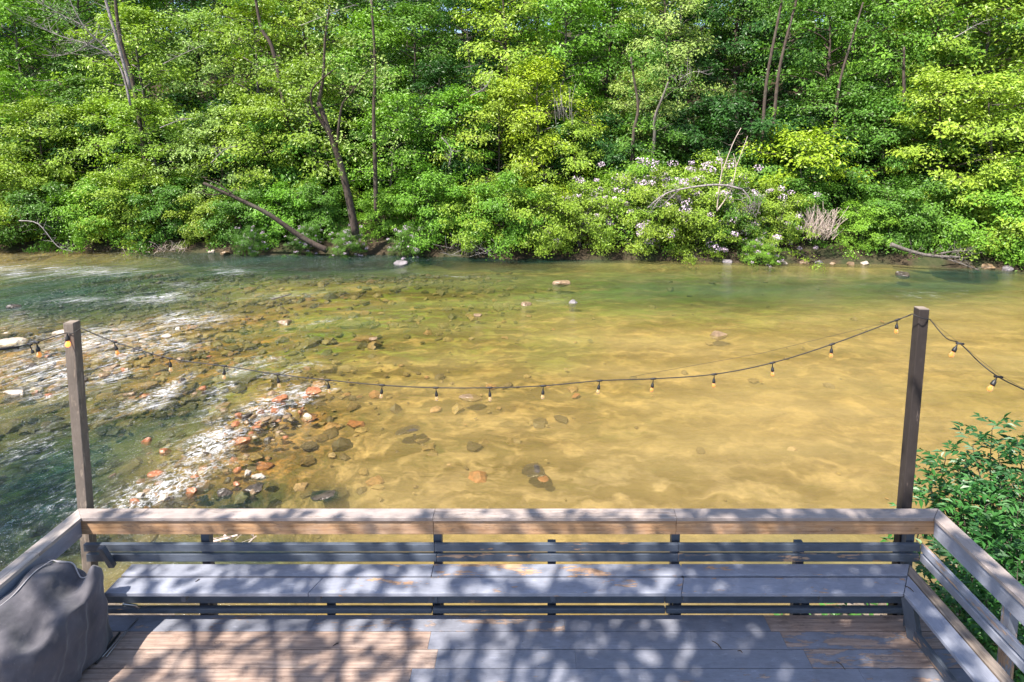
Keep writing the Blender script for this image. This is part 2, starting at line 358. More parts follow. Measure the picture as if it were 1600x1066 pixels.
for k_,(sc_,a0,a1,am) in enumerate(((2.0,.16,.46,.95),(1.1,.16,.44,.8))):
    vo=m.n('ShaderNodeTexVoronoi',{'Vector':m.mp(vv,(1,1.5,1),loc=(k_*9,4,0)),'Scale':sc_,'Smoothness':.6,'Randomness':1.},feature='SMOOTH_F1')
    gate=m.mapr(m.noise(m.mp(vmix,(.6,1.3,1),loc=(k_*5,1,0)),1.0,3,.6),.36,.50)
    c=m.mix(m.math('MULTIPLY',m.math('MULTIPLY',m.mapr(vo.outputs[0],a0,a1,1,0),gate),m.math('MULTIPLY',m.mapr(stone,.05,.8,.25,1.),am)),c,m.mix(m.mapr(big,.4,.6),(.105,.070,.026),(.14,.125,.045)))
c=m.mix(m.math('MULTIPLY',m.attr('deep'),.92),c,m.mix(m.mapr(mid,.35,.65),(.012,.034,.030),(.045,.090,.035)))  # deep zones also carry painted tree shade
c=m.mix(m.mapr(fine,.35,.7,0,.22),c,(.12,.08,.03))
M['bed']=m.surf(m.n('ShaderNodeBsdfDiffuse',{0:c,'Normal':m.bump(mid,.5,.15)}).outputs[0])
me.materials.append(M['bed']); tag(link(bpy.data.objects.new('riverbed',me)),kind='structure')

X,Y,f = grid(-70,70,4,41,620,330)
d=masks(X,Y); zz=(d['foam']*.22)*(vnoise(d['fu'],d['fv']*2,.7,9)-.4)+(vnoise(X,Y,.9,11)-.5)*.05*(.3+d['bend'])
me=np_mesh('river_water',np.stack([X,Y,zz],1),f,d)
m=N('river_water'); tc=m.n('ShaderNodeTexCoord').outputs['Object']
fuv=m.n('ShaderNodeCombineXYZ',{0:m.attr('fu'),1:m.attr('fv')}).outputs[0]; bend=m.attr('bend')
vmix=fuv
r1=m.noise(m.mp(vmix,(1.,3.2,1)),1.6,5,.6,.6); r2=m.noise(m.mp(vmix,(2.2,5,1)),3.5,4,.6,.4)
hh=m.math('ADD',m.math('MULTIPLY',r1,.7),m.math('MULTIPLY',r2,.3))
calm=m.math('ADD',m.math('MULTIPLY',bend,.35),.34)
nrm=m.n('ShaderNodeBump',{'Height':hh,'Strength':calm,'Distance':.16}).outputs[0]
fr=m.n('ShaderNodeFresnel',{'IOR':1.33,'Normal':nrm}).outputs[0]
tint=m.mix(m.attr('deep'),(.90,.88,.72),(.52,.66,.60))  # water tint darkened for the painted tree shade and depth
tr=m.n('ShaderNodeBsdfTransparent',{0:tint}).outputs[0]
mk=m.noise(m.mp(vmix,(.25,.9,1)),.5,3,.5)
murk=m.n('ShaderNodeBsdfDiffuse',{0:m.mix(m.mapr(m.attr('deep'),.0,.6),m.mix(m.mapr(m.attr('green'),0,1),(.385,.280,.115),(.13,.23,.04)),(.028,.085,.066))}).outputs[0]  # murk turned dark teal to stand in for shade on the water
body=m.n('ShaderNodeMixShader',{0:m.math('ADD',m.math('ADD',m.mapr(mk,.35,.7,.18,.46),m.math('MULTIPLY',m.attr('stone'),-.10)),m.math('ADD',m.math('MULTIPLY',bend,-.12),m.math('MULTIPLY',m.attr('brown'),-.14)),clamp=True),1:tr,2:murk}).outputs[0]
gls=m.n('ShaderNodeBsdfGlossy',{0:(1,1,1,1),'Roughness':.10,'Normal':nrm}).outputs[0]
wat=m.n('ShaderNodeMixShader',{0:m.math('MULTIPLY',fr,.85,clamp=True),1:body,2:gls}).outputs[0]
fo=m.attr('foam')
s1=m.noise(m.mp(vmix,(.9,3.6,1)),1.5,7,.72,1.2); s2=m.noise(m.mp(vmix,(7,20,1)),2.6,5,.75)
ss=m.math('ADD',m.math('MULTIPLY',s1,.68),m.math('MULTIPLY',s2,.32))
fm=m.mapr(m.math('SUBTRACT',ss,m.math('SUBTRACT',.728,m.math('MULTIPLY',fo,.238))),0.,.085,0.,.88)
fm=m.math('MULTIPLY',fm,.9); rn=m.noise(m.mp(vmix,(.8,2.6,1)),2.6,5,.6,1.); rg=m.math('SUBTRACT',1.,m.math('ABSOLUTE',m.math('MULTIPLY_ADD',rn,2.,-1.)))
fm=m.math('MAXIMUM',fm,m.math('MULTIPLY',m.mapr(rg,.90,.985,0,.8),m.mapr(m.math('MULTIPLY_ADD',s1,1.4,fo),1.22,1.62)))
s3=m.noise(m.mp(vmix,(3,9,1)),6,3,.6); fm=m.math('MAXIMUM',fm,m.math('MULTIPLY',m.mapr(s3,.60,.67,0,.8),m.mapr(m.math('MULTIPLY',bend,s1),.40,.56)))  # scattered white glints painted in with the foam
fm=m.math('MULTIPLY',fm,m.mapr(m.noise(m.mp(vmix,(2.5,5,1)),9,5,.8),.38,.54,.05,1.))
fd=m.n('ShaderNodeBsdfDiffuse',{0:(.80,.80,.83,1),'Normal':nrm}).outputs[0]
fin=m.n('ShaderNodeMixShader',{0:fm,1:wat,2:fd}).outputs[0]
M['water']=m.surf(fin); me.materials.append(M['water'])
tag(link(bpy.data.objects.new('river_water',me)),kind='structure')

def ground_mat(name,a,b,cc,amt=.5):
    m=N(name); tc=m.n('ShaderNodeTexCoord').outputs['Object']
    n1=m.noise(tc,3,6,.65); n2=m.noise(tc,.5,4); n3=m.noise(tc,22,3)
    c=m.mix(m.mapr(n1,.35,.65),a,b); c=m.mix(m.mapr(n2,.45,.62,0,amt),c,cc); c=m.mix(m.mapr(n3,.5,.7,0,.4),c,tuple(x*.5 for x in a))
    return m.surf(m.n('ShaderNodeBsdfPrincipled',{'Base Color':c,'Roughness':.95,'Specular IOR Level':.1,'Normal':m.bump(n1,.8,.08)}).outputs[0])
M['soil']=ground_mat('forest_floor',(.03,.024,.016),(.075,.055,.035),(.035,.06,.02))
M['gravel']=ground_mat('bank_gravel',(.10,.075,.055),(.30,.24,.19),(.12,.09,.06))
def hill_z(X,Y):
    t=Y-bank_y(X); base=np.where(t<0,t*.55,np.where(t<.8,t*.7,.56+(t-.8)*.16))
    base=np.where(t>5, .56+4.2*.16+(t-5)*.42, base); base=np.where(t>60, .56+4.2*.16+55*.42+(t-60)*.2, base)
    return base+(vnoise(X,Y,4,21)-.5)*.9*np.clip(t/6,0,1)+(vnoise(X,Y,1.1,22)-.5)*.25*np.clip(t+1,0,1)
X,Y,f=grid(-140,140,29,175,320,200,lambda y:29+(y-29)**1.6/146**.6)
t=Y-bank_y(X); z=np.where(t<-1.6,-1.1,hill_z(X,Y))
me=np_mesh('hillside',np.stack([X,Y,z],1),f); me.materials.append(M['soil']); tag(link(bpy.data.objects.new('hillside',me)),kind='structure')
def near_z(X,Y):
    e=8.2+(vnoise(X,Y*0,2.2,31)-.5)*1.6+np.clip(X-3,0,30)*.28+np.clip(-X-14,0,60)*.95
    t=e-Y; return np.where(t<0,t*.5,t*.42/(1+t*.08))+(vnoise(X,Y,.8,32)-.5)*.22
X,Y,f=grid(-80,80,-40,40,260,200); z=np.maximum(near_z(X,Y),-1.2)
me=np_mesh('near_bank',np.stack([X,Y,z],1),f); me.materials.append(M['gravel']); tag(link(bpy.data.objects.new('near_bank',me)),kind='structure')
X,Y,f=grid(-900,900,-900,900,12,12)
me=np_mesh('ground',np.stack([X,Y,X*0-1.6],1),f); me.materials.append(M['soil']); tag(link(bpy.data.objects.new('ground',me)),kind='structure')

# ------------------------------------------------------------------ deck
R = random.Random(5)
D = 2.85; XL, XR, YF = -4.74, 4.16, 5.40        # deck level, railing outer lines
dk = empty('wooden_deck', (0, 2.5, D), 'weathered slate-blue and bare pine plank deck above the river', 'deck')
fb = MB(); bw = .190; y = 5.13; row = 0
cuts = {0:[('b',-3.4),(1.45,),(2.3,)],}
rows = [   # (x breaks, bareness of each piece) from the river edge inwards
  ([-2.2, .28, 2.28], [.12,.22,.08,.5]), ([-1.02, 2.36], [.80,.02,.30]), ([-.92, .36, 2.5], [.85,.05,.03,.32]),
  ([-1.12, 2.9], [.75,.08,.12]), ([-.4], [.75,.05]), ([-2.6,1.5], [.7,.1,.1])]
while y > -.5:
    br, ba = rows[row] if row < len(rows) else ([R.uniform(-3,-1), R.uniform(.5,2.5)], [R.uniform(0,.7) for _ in range(3)])
    xs = [XL+.02]+list(br)+[XR-.04]
    for i in range(len(xs)-1):
        dz = R.uniform(-.0015,.0015)
        fb.plank((xs[i]+.0006, y-bw/2, D-.019+dz), (xs[i+1]-.0006, y-bw/2, D-.019+dz), bw-.007, .038, (0,1,0), None, ba[i])
    y -= bw; row += 1
fb.build('floor_boards', M['floor'], dk, .003)
fr_ = MB()
for yy in (5.06, 4.2, 3.0, 1.8, .6): fr_.plank((XL+.05,yy,D-.145),(XR-.08,yy,D-.145),.19,.045,(0,0,1),.3,.2)
fr_.build('joists', M['slat'], dk)
for (x_,y_) in ((-4.5,5.0),(-1.6,5.0),(1.2,5.0),(3.9,5.0),(-4.5,1.5),(3.9,1.5)):
    q=MB(); q.plank((x_,y_-.14,-.6),(x_,y_-.14,D-.05),.14,.14,(1,0,0),None,.5); q.build('support_post', M['post'], dk, .004)
# nosing and low kick board outside the deck's edge
q=MB(); 
for a,b in ((XL+.1,-1.05),(-1.045,1.3),(1.305,XR-.42)):
    q.plank((a,5.16,D+.030),(b,5.16,D+.030),.05,.06,(0,1,0),None,.12)
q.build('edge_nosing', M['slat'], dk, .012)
q=MB()
for a,b in ((XL+.1,-1.0),(-.995,1.3),(1.305,XR-.30)):
    q.plank((a,5.205,D+.115),(b,5.205,D+.115),.038,.085,(0,1,0),None,.1)
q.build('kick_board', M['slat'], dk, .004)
q=MB(); q.plank((3.60,4.98,D+.075),(3.60,.2,D+.075),.10,.038,(0,0,1),None,.25); q.build('kick_board', M['slat'], dk, .004)

# railing: caps, face boards, posts
rl = empty('deck_railing', (-.3, 5.33, D), 'pine-capped deck railing round three sides above the bench', 'railing')
ct = 3.80; cw=.145; th=.038
q=MB(); z0,z1=ct-th,ct
xs=[XL,-1.045,1.42,XR]
for i in range(3):
    a,b=xs[i]+(.0015 if i else 0),xs[i+1]-(.0015 if i<2 else 0)
    q.prism([(a+(cw if i==0 else 0)*1.0,YF-cw),(b-(cw if i==2 else 0),YF-cw),(b,YF),(a,YF)],z0,z1,(1,0),.12+i*.3,[.25,.45,.15][i])
q.build('cap_board', M['cap'], rl, .004)
q=MB()
q.prism([(XR-cw+.002,YF-cw-.002),(XR+.002,YF-.002),(XR+.03,.3),(XR-cw+.03,.3)],z0,z1,(0,-1),.77,.2); o=q.build('cap_board', M['cap'], rl, .004)
q=MB()
for a,b,r in ((YF,4.78,.31),(4.777,.3,.63)):
    f0=(YF-a)/5; q.prism([(XL+.0,b),(XL+cw,b),(XL+cw,a-cw if a==YF else a),(XL,a-.002)],z0,z1,(0,-1),r,.55)
q.build('cap_board', wood_mat('painted_cap',(.25,.26,.31),(.32,.27,.24),(.50,.43,.39),.8,.55), rl, .004); rl.children[-1]['label']='grey painted rail cap with peeling paint'
q=MB(); fy=YF-cw+.020
for i in range(3):
    a,b=xs[i]+(.06 if i==0 else .0015),xs[i+1]-(.045 if i==2 else .0015)
    q.plank((a,fy+.019,ct-th-.002-.0775),(b,fy+.019,ct-th-.002-.0775),.155,.038,(0,0,1),.4+i*.17,[.5,.5,.75][i])
q.build('face_board', M['cedar'], rl, .004)
q=MB(); q.plank((XR-cw+.04,fy-.002,ct-th-.002-.088),(XR-cw+.065,.3,ct-th-.002-.088),.175,.038,(0,0,1),.2,.0); q.build('face_board', M['bench'], rl,.004); rl.children[-1]['label']='slate-blue painted face board'
q=MB(); q.plank((XL+cw-.04,fy-.002,ct-th-.002-.088),(XL+cw-.04,.3,ct-th-.002-.088),.175,.038,(0,0,1),.9,.15); q.build('face_board', M['bench'], rl,.004); rl.children[-1]['label']='slate-blue painted face board'
for x_ in (-3.42,-1.02,.16,1.44,2.73,3.86):
    q=MB(); top = ct-th-.004 if x_ not in (.16,2.73) else 3.44
    q.plank((x_,5.385,D-.35),(x_,5.385,top),.085,.075,(1,0,0),None,.0); q.build('post', M['slat'], rl, .004)
for yy,xx in ((4.45,XR-.03),(2.6,XR-.03),(3.4,XL+.03),(4.9,XL+.04)):
    q=MB(); q.plank((xx,yy,D-.35),(xx,yy,ct-th-.004),.085,.085,(1,0,0),None,.3); q.build('post', M['bench'], rl, .004)

# bench along the railing, turning the right-hand corner
bn = empty('built_in_bench', (-.3, 5.05, D), 'long slate-blue slatted bench with backrest slats along the railing, turning the corner', 'bench')
sz=3.30; bt=.038
q=MB(); y0,y1,y2,y3=4.885,5.076,5.102,5.252
xi,xo=3.50,3.80
xm=lambda yy: xi+(yy-y0)*(xo-xi)/(y3-y0)
XB=-4.12
br1=[XB,-2.14,1.42,None]; br2=[XB,-1.04,1.47,None]
for i in range(3):
    a=br1[i]+.0015; l=br1[i+1]
    sk=.035
    if l is None: quad=[(a+sk*(i>0)*-1,y0),(xm(y0),y0),(xm(y1),y1),(a+sk*(i>0),y1)]
    else: quad=[(a-(sk if i>0 else 0),y0),(l-sk-.003,y0),(l+sk-.003,y1),(a+(sk if i>0 else 0),y1)]
    q.prism(quad,sz-bt,sz,(1,0),.1+.27*i,[.02,.18,.16][i])
    a=br2[i]+.0015; l=br2[i+1]
    if l is None: quad=[(a-(sk if i>0 else 0),y2),(xm(y2),y2),(xm(y3),y3),(a+(sk if i>0 else 0)-.03,y3)]
    else: quad=[(a,y2),(l-.003,y2),(l-.003,y3),(a,y3)]
    q.prism(quad,sz-bt,sz+.001*i,(1,0),.55+.2*i,[.10,.24,.10][i])
q.build('seat_board', M['bench'], bn, .005)
# right wing: blue inner board, bare weathered outer board
xm1=xi+.185; ym=lambda xx: y0+(xx-xi)*(y3-y0)/(xo-xi)
q=MB(); q.prism([(xi+.003,y0-.004),(xi+.05,.4),(xm1+.05,.4),(xm1+.002,ym(xm1)-.004)],sz-bt,sz,(0,-1),.33,.05); q.build('seat_board', M['bench'], bn, .005)
q=MB(); q.prism([(xm1+.016,ym(xm1+.014)-.004),(xm1+.064,.4),(xo+.05,.4),(xo+.002,ym(xo)-.004)],sz-bt,sz,(0,-1),.81,.95); q.build('seat_board', M['post'], bn, .005); bn.children[-1]['label']='bare weathered brown seat board'
for zc,nm in ((3.455,0),(3.345,1)):
    q=MB(); xs2=[-4.62,-3.40,-1.04,1.45,3.93-.012] if nm==0 else [-4.6,-3.40,-1.02,1.45,3.925-.012]
    xs2=[xs2[0]]+xs2[2:]
    for i in range(3):
        q.plank((xs2[i]+.0015,5.292,zc),(xs2[i+1]-.0015,5.292,zc),.080,.036,(0,0,1),.15+.3*i+.1*nm,[.06,.20,.10 if nm==0 else .24][i])
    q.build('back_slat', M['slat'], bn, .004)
    q=MB(); q.plank((3.945,5.290,zc),(3.995,.4,zc),.080,.036,(0,0,1),.4+.4*nm,.28 if nm==0 else .05); q.build('back_slat', M['bench'], bn, .004)
for x_ in (-3.4,-2.1,-1.02,.16,1.44,2.75):
    q=MB(); q.plank((x_,4.93,sz-bt-.05),(x_,5.30,sz-bt-.05),.085,.045,(0,0,1),None,.1)
    q.plank((x_,5.245,D-.1),(x_,5.245,sz-bt-.098),.085,.036,(1,0,0),None,.1); q.build('leg', M['slat'], bn, .004)
q=MB(); q.plank((3.62,4.86,D+.002),(3.56,4.90,sz-bt-.004),.10,.10,(.8,.6,0),.4,.05); q.build('leg', M['slat'], bn, .005)
for yy in (3.9,2.6,1.4):
    q=MB(); q.plank((3.66,yy,D+.002),(3.66,yy,sz-bt-.004),.09,.09,(1,0,0),None,.1); q.build('leg', M['slat'], bn, .005)
q=MB(); q.plank((-4.33,5.27,3.262),(-4.36,5.18,3.54),.06,.045,(1,0,0),.2,.1); q.build('end_bracket', M['slat'], bn, .004)

# two tall light posts outside the railing
LP = []
for base, top, lab, bare, rot in (((P(134,793,5.47)),(P(112,504,5.50)),'grey weathered square post holding string lights, left end of railing',.25,.06),
                  ((P(1412.5,793,5.47)),(P(1440,482,5.50)),'darker brown square post holding string lights by the right railing corner',.10,-.06)):
    dirv=(top-base).normalized(); foot=base-dirv*((base.z-(D-1.2))/dirv.z)
    e=empty('light_post', foot, lab, 'post'); e['label']=lab
    q=MB(); q.plank(foot,top,.098,.098,(math.cos(rot),math.sin(rot),0),.3 if bare>.2 else .7,bare)
    q.build('timber', M['post'] if bare>.2 else wood_mat('dark_post',(.034,.026,.024),(.05,.035,.03),(.12,.08,.065),.5,.7), e, .006)
    c=MB(); c.box(top+dirv*.004,((math.cos(rot),math.sin(rot),0),(-math.sin(rot),math.cos(rot),0),dirv),(.0465,.0465,.004),.5,.9); c.build('end_grain',M['post'],e)
    LP.append(top)

# string of lights
sl = empty('string_light', LP[0]+Vector((0,-.06,-.05)), 'black cable of small amber bulbs strung between the two posts', 'string lights')
def spline(pts, n=10):
    o=[]
    for i in range(len(pts)-1):
        p0=pts[max(i-1,0)];p1=pts[i];p2=pts[i+1];p3=pts[min(i+2,len(pts)-1)]
        for k in range(n):
            t=k/n; o.append(.5*((2*p1)+(p2-p0)*t+(2*p0-5*p1+4*p2-p3)*t*t+(3*p1-p0-3*p2+p3)*t**3))
    o.append(pts[-1]); return o
mid=[(127,513),(178,534),(265,560),(350,572),(433,585),(512,594),(597,602),(681,606),(765,606),(849,603),(937,595),(1021,592),(1116,585),(1207,567),(1300,538),(1402,500),(1426,490)]
mp3=[P(a,b,5.47 if 0<i<len(mid)-1 else 5.44) for i,(a,b) in enumerate(mid)]
left=[P(-260,585,3.9),P(-90,556,4.5),P(0,545,4.95),P(20,543,5.03),P(46,538,5.14),P(57,535,5.2),P(100,521,5.42),P(113,521,5.43),P(127,513,5.44)]
right=[P(1453,499,5.46),P(1478,528,5.2),P(1500,537,5.0),P(1530,566,4.78),P(1560,589,4.6),P(1600,609,4.3),P(1700,655,3.8)]
q=MB()
for ps in (mp3,left,right): q.tube(spline(ps,6),.0052,6)
q.tube(spline([P(1453,499,5.46),P(1440,497,5.40),P(1426,491,5.44)],4),.0052,6)
q.tube([P(30,544,5.06),P(20,543,5.02),P(0,546,4.95),P(-14,547,4.9)],[.005,.013,.013,.005],8)
for i,(a,b) in enumerate(mid[1:-1]): 
    p=mp3[i+1]; t=(mp3[i+2]-mp3[i]).normalized(); q.tube([p-t*.032,p-t*.02,p+t*.02,p+t*.032],[.006,.011,.011,.006],8)
for p in (left[4],left[5],right[2],right[4]): q.tube([p-Vector((.03,-.01,0)),p+Vector((.03,-.01,0))],[.010,.010],8)
q.build('cable', M['wire'], sl)
q=MB(); q.tube([P(985,589,5.6),P(1190,552,5.52),P(1402,500,5.46),P(1426,492,5.46)],.0016,5)
q.tube([P(1453,500,5.46),P(1500,537,4.99),P(1560,585,4.58),P(1640,630,4.2)],.0016,5)
q.build('support_wire', M['wire'], sl)
sock=[(.008,0),(.010,-.012),(.011,-.02),(.019,-.030),(.021,-.052),(.023,-.056),(.022,-.078),(.0,-.079)]
blb=[(.0,-.072),(.014,-.076),(.017,-.090),(.024,-.108),(.027,-.124),(.025,-.138),(.017,-.150),(.006,-.156),(.0,-.157)]
def bulb(p, dirv, mat, s=1., has=True, drop=.02):
    ax=-Vector(dirv).normalized()
    b=MB(); b.tube([p, p+Vector(dirv).normalized()*(drop+.01)],.0045,6)
    c=p+Vector(dirv).normalized()*drop
    b.lathe(c,[(r*s,h*s) for r,h in sock],14,ax); so=b.build('socket', M['rubber'], sl)
    if has:
        g=MB(); g.lathe(c,[(r*s,h*s) for r,h in blb],14,ax); g.v=[v for v in g.v]
        org=sl.location; bo=g.build('bulb', mat, None)
        bo.data.transform(Matrix.Translation(-org)); bo.parent=so
        return so,bo
for i,(a,b) in enumerate(mid[1:-1]):
    tilt=[(.18,0,-1),(.0,0,-1),(.05,0,-1),(.1,0,-1)][i] if i<4 else (R.uniform(-.06,.06),R.uniform(-.05,.05),-1)
    tilt=(tilt[0]+R.uniform(-.09,.09),tilt[1],-1)
    bulb(mp3[i+1],tilt,M['bulb'] if i in (0,10,11,12,13,14) else M['bulbc'],.70,drop=.035)
bulb(left[5],(.12,0,-1),M['bulb'],.80,drop=.03)
bulb(left[4],(.3,0,-1),M['bulb'],.55,False,.05)
so,bo=bulb(P(105,521,5.40),(0,-.03,-1),M['bulblit'],.85,drop=.01); so['label']='socket hanging in front of the left post with a glowing orange bulb'
bulb(right[2]+Vector((-.02,0,0)),(-.45,0,-1),M['bulb'],.82,drop=.02)
bulb(right[4]+Vector((-.01,0,0)),(-.5,0,-1),M['bulb'],.82,drop=.02)

# ------------------------------------------------------------------ covered grill
gc=Vector((-4.32,4.42,D)); HX,HY=.285,.425
gr=empty('covered_grill',gc,'barbecue grill under a dusty dark purple-grey fabric cover in the deck corner','grill')
na,nh=160,46; V=[];rs=np.random.RandomState(4)
ph=rs.rand(8)*6.28
def top_h(x,y):   # lid ridge and side shelves under the cloth
    u=(x-gc.x)/HX; v=(y-gc.y)/HY; sm=min(1,max(0,(u+.55)/1.35)); sm=sm*sm*(3-2*sm)
    return .860-.20*sm+.19*math.exp(-((u-.80)/.26)**2)*math.exp(-((v-.82)/.22)**2)-.05*math.exp(-((u-.35)/.2)**2)*max(0,v)-.05*max(0,-v)+.02*math.sin(6*v+2*u)
def sup(a,rx,ry,p=4.):
    c,s=math.cos(a),math.sin(a); r=(abs(c)**p+abs(s)**p)**(-1/p); return r*c*rx,r*s*ry
for j in range(nh+1):
    t=j/nh
    for i in range(na):
        a=2*math.pi*i/na
        if t<.62:                              # skirt
            s=t/.62; flare=1+.12*math.sin(min(1,(1-s)*1.5)*1.57)
            fold=1.0*(.022*math.sin(5*a+ph[0]+2.6*s)+.010*math.sin(11*a+ph[1]-4*s)+.03*math.sin(3*a+ph[3]))*(1.15-s)**.8
            fold+=.030*(1-abs(math.sin(3.5*a+1.1*s+ph[7])))**3*(1.1-s*.6)+.018*(1-abs(math.sin(6*a-2*s+ph[6])))**4
            fold+=.012*math.sin(5*a+9*s+ph[4])*math.sin(3.1*s*2)
            x,y=sup(a,HX*flare+fold,HY*flare+fold*.6)
            hz=s; X0,Y0=gc.x+x,gc.y+y
            xt,yt=sup(a,HX,HY); ht=top_h(gc.x+xt,gc.y+yt)-.03
            z=.03*(1+math.sin(5*a+1)*.6)+(ht-.03)*s
        else:
            s=(t-.62)/.38; k=1-s**1.15
            rr=1 if s>0 else 1
            x,y=sup(a,HX*k,HY*k,4-1.5*s); X0,Y0=gc.x+x,gc.y+y
            ro=.03*(1-min(1,s/.12))**2
            z=top_h(X0,Y0)-ro+.010*math.sin(9*x/.3+ph[5]+5*y)*min(1,s*5)+.012*math.sin(17*y+4*x/.3+ph[6])*(1-s)*min(1,s*6)
        V.append((X0-gc.x,Y0-gc.y,z))
F=[[j*na+i,j*na+(i+1)%na,(j+1)*na+(i+1)%na,(j+1)*na+i] for j in range(nh) for i in range(na)]
me=np_mesh('cover',V,F); me.materials.append(M['fabric']); cv=link(bpy.data.objects.new('cover',me),gr)
sd=cv.modifiers.new('s','SUBSURF'); sd.levels=1; sd.render_levels=1
tx=bpy.data.textures.new('creases','CLOUDS'); tx.noise_scale=.28; tx.noise_depth=3
dm=cv.modifiers.new('d','DISPLACE'); dm.texture=tx; dm.strength=.04; dm.mid_level=.5
q=MB(); ln=[Vector((-4.50,y_,0)) for y_ in np.linspace(4.06,4.80,10)]+[Vector((x_,4.81+.02*math.sin(x_*30),0)) for x_ in np.linspace(-4.44,-4.16,8)]
q.tube(spline([Vector((p.x,p.y,D+top_h(p.x,p.y)+.012)) for p in ln],4),.0055,6); q.build('piping', M['piping'], gr)
q=MB(); q.tube(spline([Vector((x_,4.84,D+top_h(x_,4.82)-.02)) for x_ in np.linspace(-4.58,-4.46,4)],4),.0045,6); q.build('piping', M['piping'], gr)
q=MB()
q.tube([Vector((-3.985,4.93,D+.30)),Vector((-3.92,5.0,D+.22)),Vector((-3.89,5.01,D+.18))],.012,8); q.build('side_handle', M['steel'], gr)
tg=empty('grill_tongs',W(172,1015,D),'thin dark metal tongs lying on the planks beside the covered grill','tongs')
q=MB(); a0=W(160,1030,D)+Vector((0,0,.02)); a1=W(216,968,D)+Vector((0,0,.012)); q.tube([a0,(a0+a1)/2+Vector((0,0,.01)),a1],[.006,.004,.003],6)
q.tube([a0+Vector((.035,.0,0)),(a0+a1)/2+Vector((.02,0,.008)),a1+Vector((.004,-.03,0))],[.006,.004,.003],6)
q.build('arm', M['steel'], tg)
q=MB(); q.tube([W(150,1040,D)+Vector((0,0,.02)),W(187,992,D)+Vector((0,0,.022))],.011,8); q.build('grip', M['rubber'], tg)

tw=[((1112,1002),(1128,1016),'short dark curved twig on the floorboards near the bench corner'),((1152,1018),(1160,1021),'small dark twig end lying on the dark front floorboards'),
    ((1306,1034),(1321,1048),'curved brown seed pod lying on the right floorboards'),((520,1010),(529,1006),'small dark twig on the bare tan floorboard'),
    ((305,910),(311,906),'tiny twig resting on the left bench seat'),((1413,916),(1428,926),'small dark curled twig on the seat at the bench corner')]
for i,(a,b,lab) in enumerate(tw):
    zz=D if i<4 else sz; p0,p1=W(*a,zz),W(*b,zz); mdl=(p0+p1)/2+Vector((.01,.012,.006))
    q=MB(); q.tube(spline([p0+Vector((0,0,.005)),mdl,p1+Vector((0,0,.005))],4),[.0015,.003,.004,.004,.005,.005,.004,.003,.0015],6)
    o=q.build('twig', M['bark'], None, loc=p0); tag(o,lab,'twig')

# ------------------------------------------------------------------ vegetation
def leaf_quads(pos, nrm, dirn, size, rs, aspect=.55):
    """folded leaf: four corners, base-left-tip-right"""
    n=len(pos); nrm=nrm/np.linalg.norm(nrm,axis=1,keepdims=True)
    dirn=dirn-nrm*np.sum(dirn*nrm,1,keepdims=True); dirn/=np.linalg.norm(dirn,axis=1,keepdims=True)+1e-9
    side=np.cross(nrm,dirn); s=size[:,None]
    a=pos; c=pos+dirn*s-nrm*s*.12; l=pos+dirn*s*.45+side*s*aspect*.5+nrm*s*.10; r=pos+dirn*s*.45-side*s*aspect*.5+nrm*s*.10
    v=np.stack([a,l,c,r],1).reshape(-1,3); f=np.arange(4*n).reshape(n,4)
    return v,f
def sprays(cs, outs, rad, per, size, rs, flat=.36, tilt=.5, aspect=.55):
    """clouds of leaves around spray centres; thin layers, facing up and outward"""
    k=len(cs); n=k*per; ci=np.repeat(np.arange(k),per)
    a=rs.rand(n)*2*np.pi; r=np.sqrt(rs.rand(n)); rr=rad[ci]*(1+.35*np.sin(3*a+ci*1.7))
    off=np.stack([np.cos(a)*r*rr,np.sin(a)*r*rr,rs.randn(n)*rad[ci]*flat-.25*rad[ci]*r*r],1)
    pos=cs[ci]+off
    nrm=np.stack([rs.randn(n)*tilt,rs.randn(n)*tilt,.55+rs.randn(n)*.25],1)+outs[ci]*.9+off/rad[ci][:,None]*.5
    dirn=off*np.array([1,1,.2])+rs.randn(n,3)*.35*rad[ci][:,None]+outs[ci]*.3
    sz_=size*(.45+1.0*rs.rand(n)**1.3); v,f=leaf_quads(pos,nrm,dirn,sz_,rs,aspect)
    cl=rs.rand(k)[ci]; lv=np.clip(.5*cl+.5*rs.rand(n),0,1)
    return v,f,lv
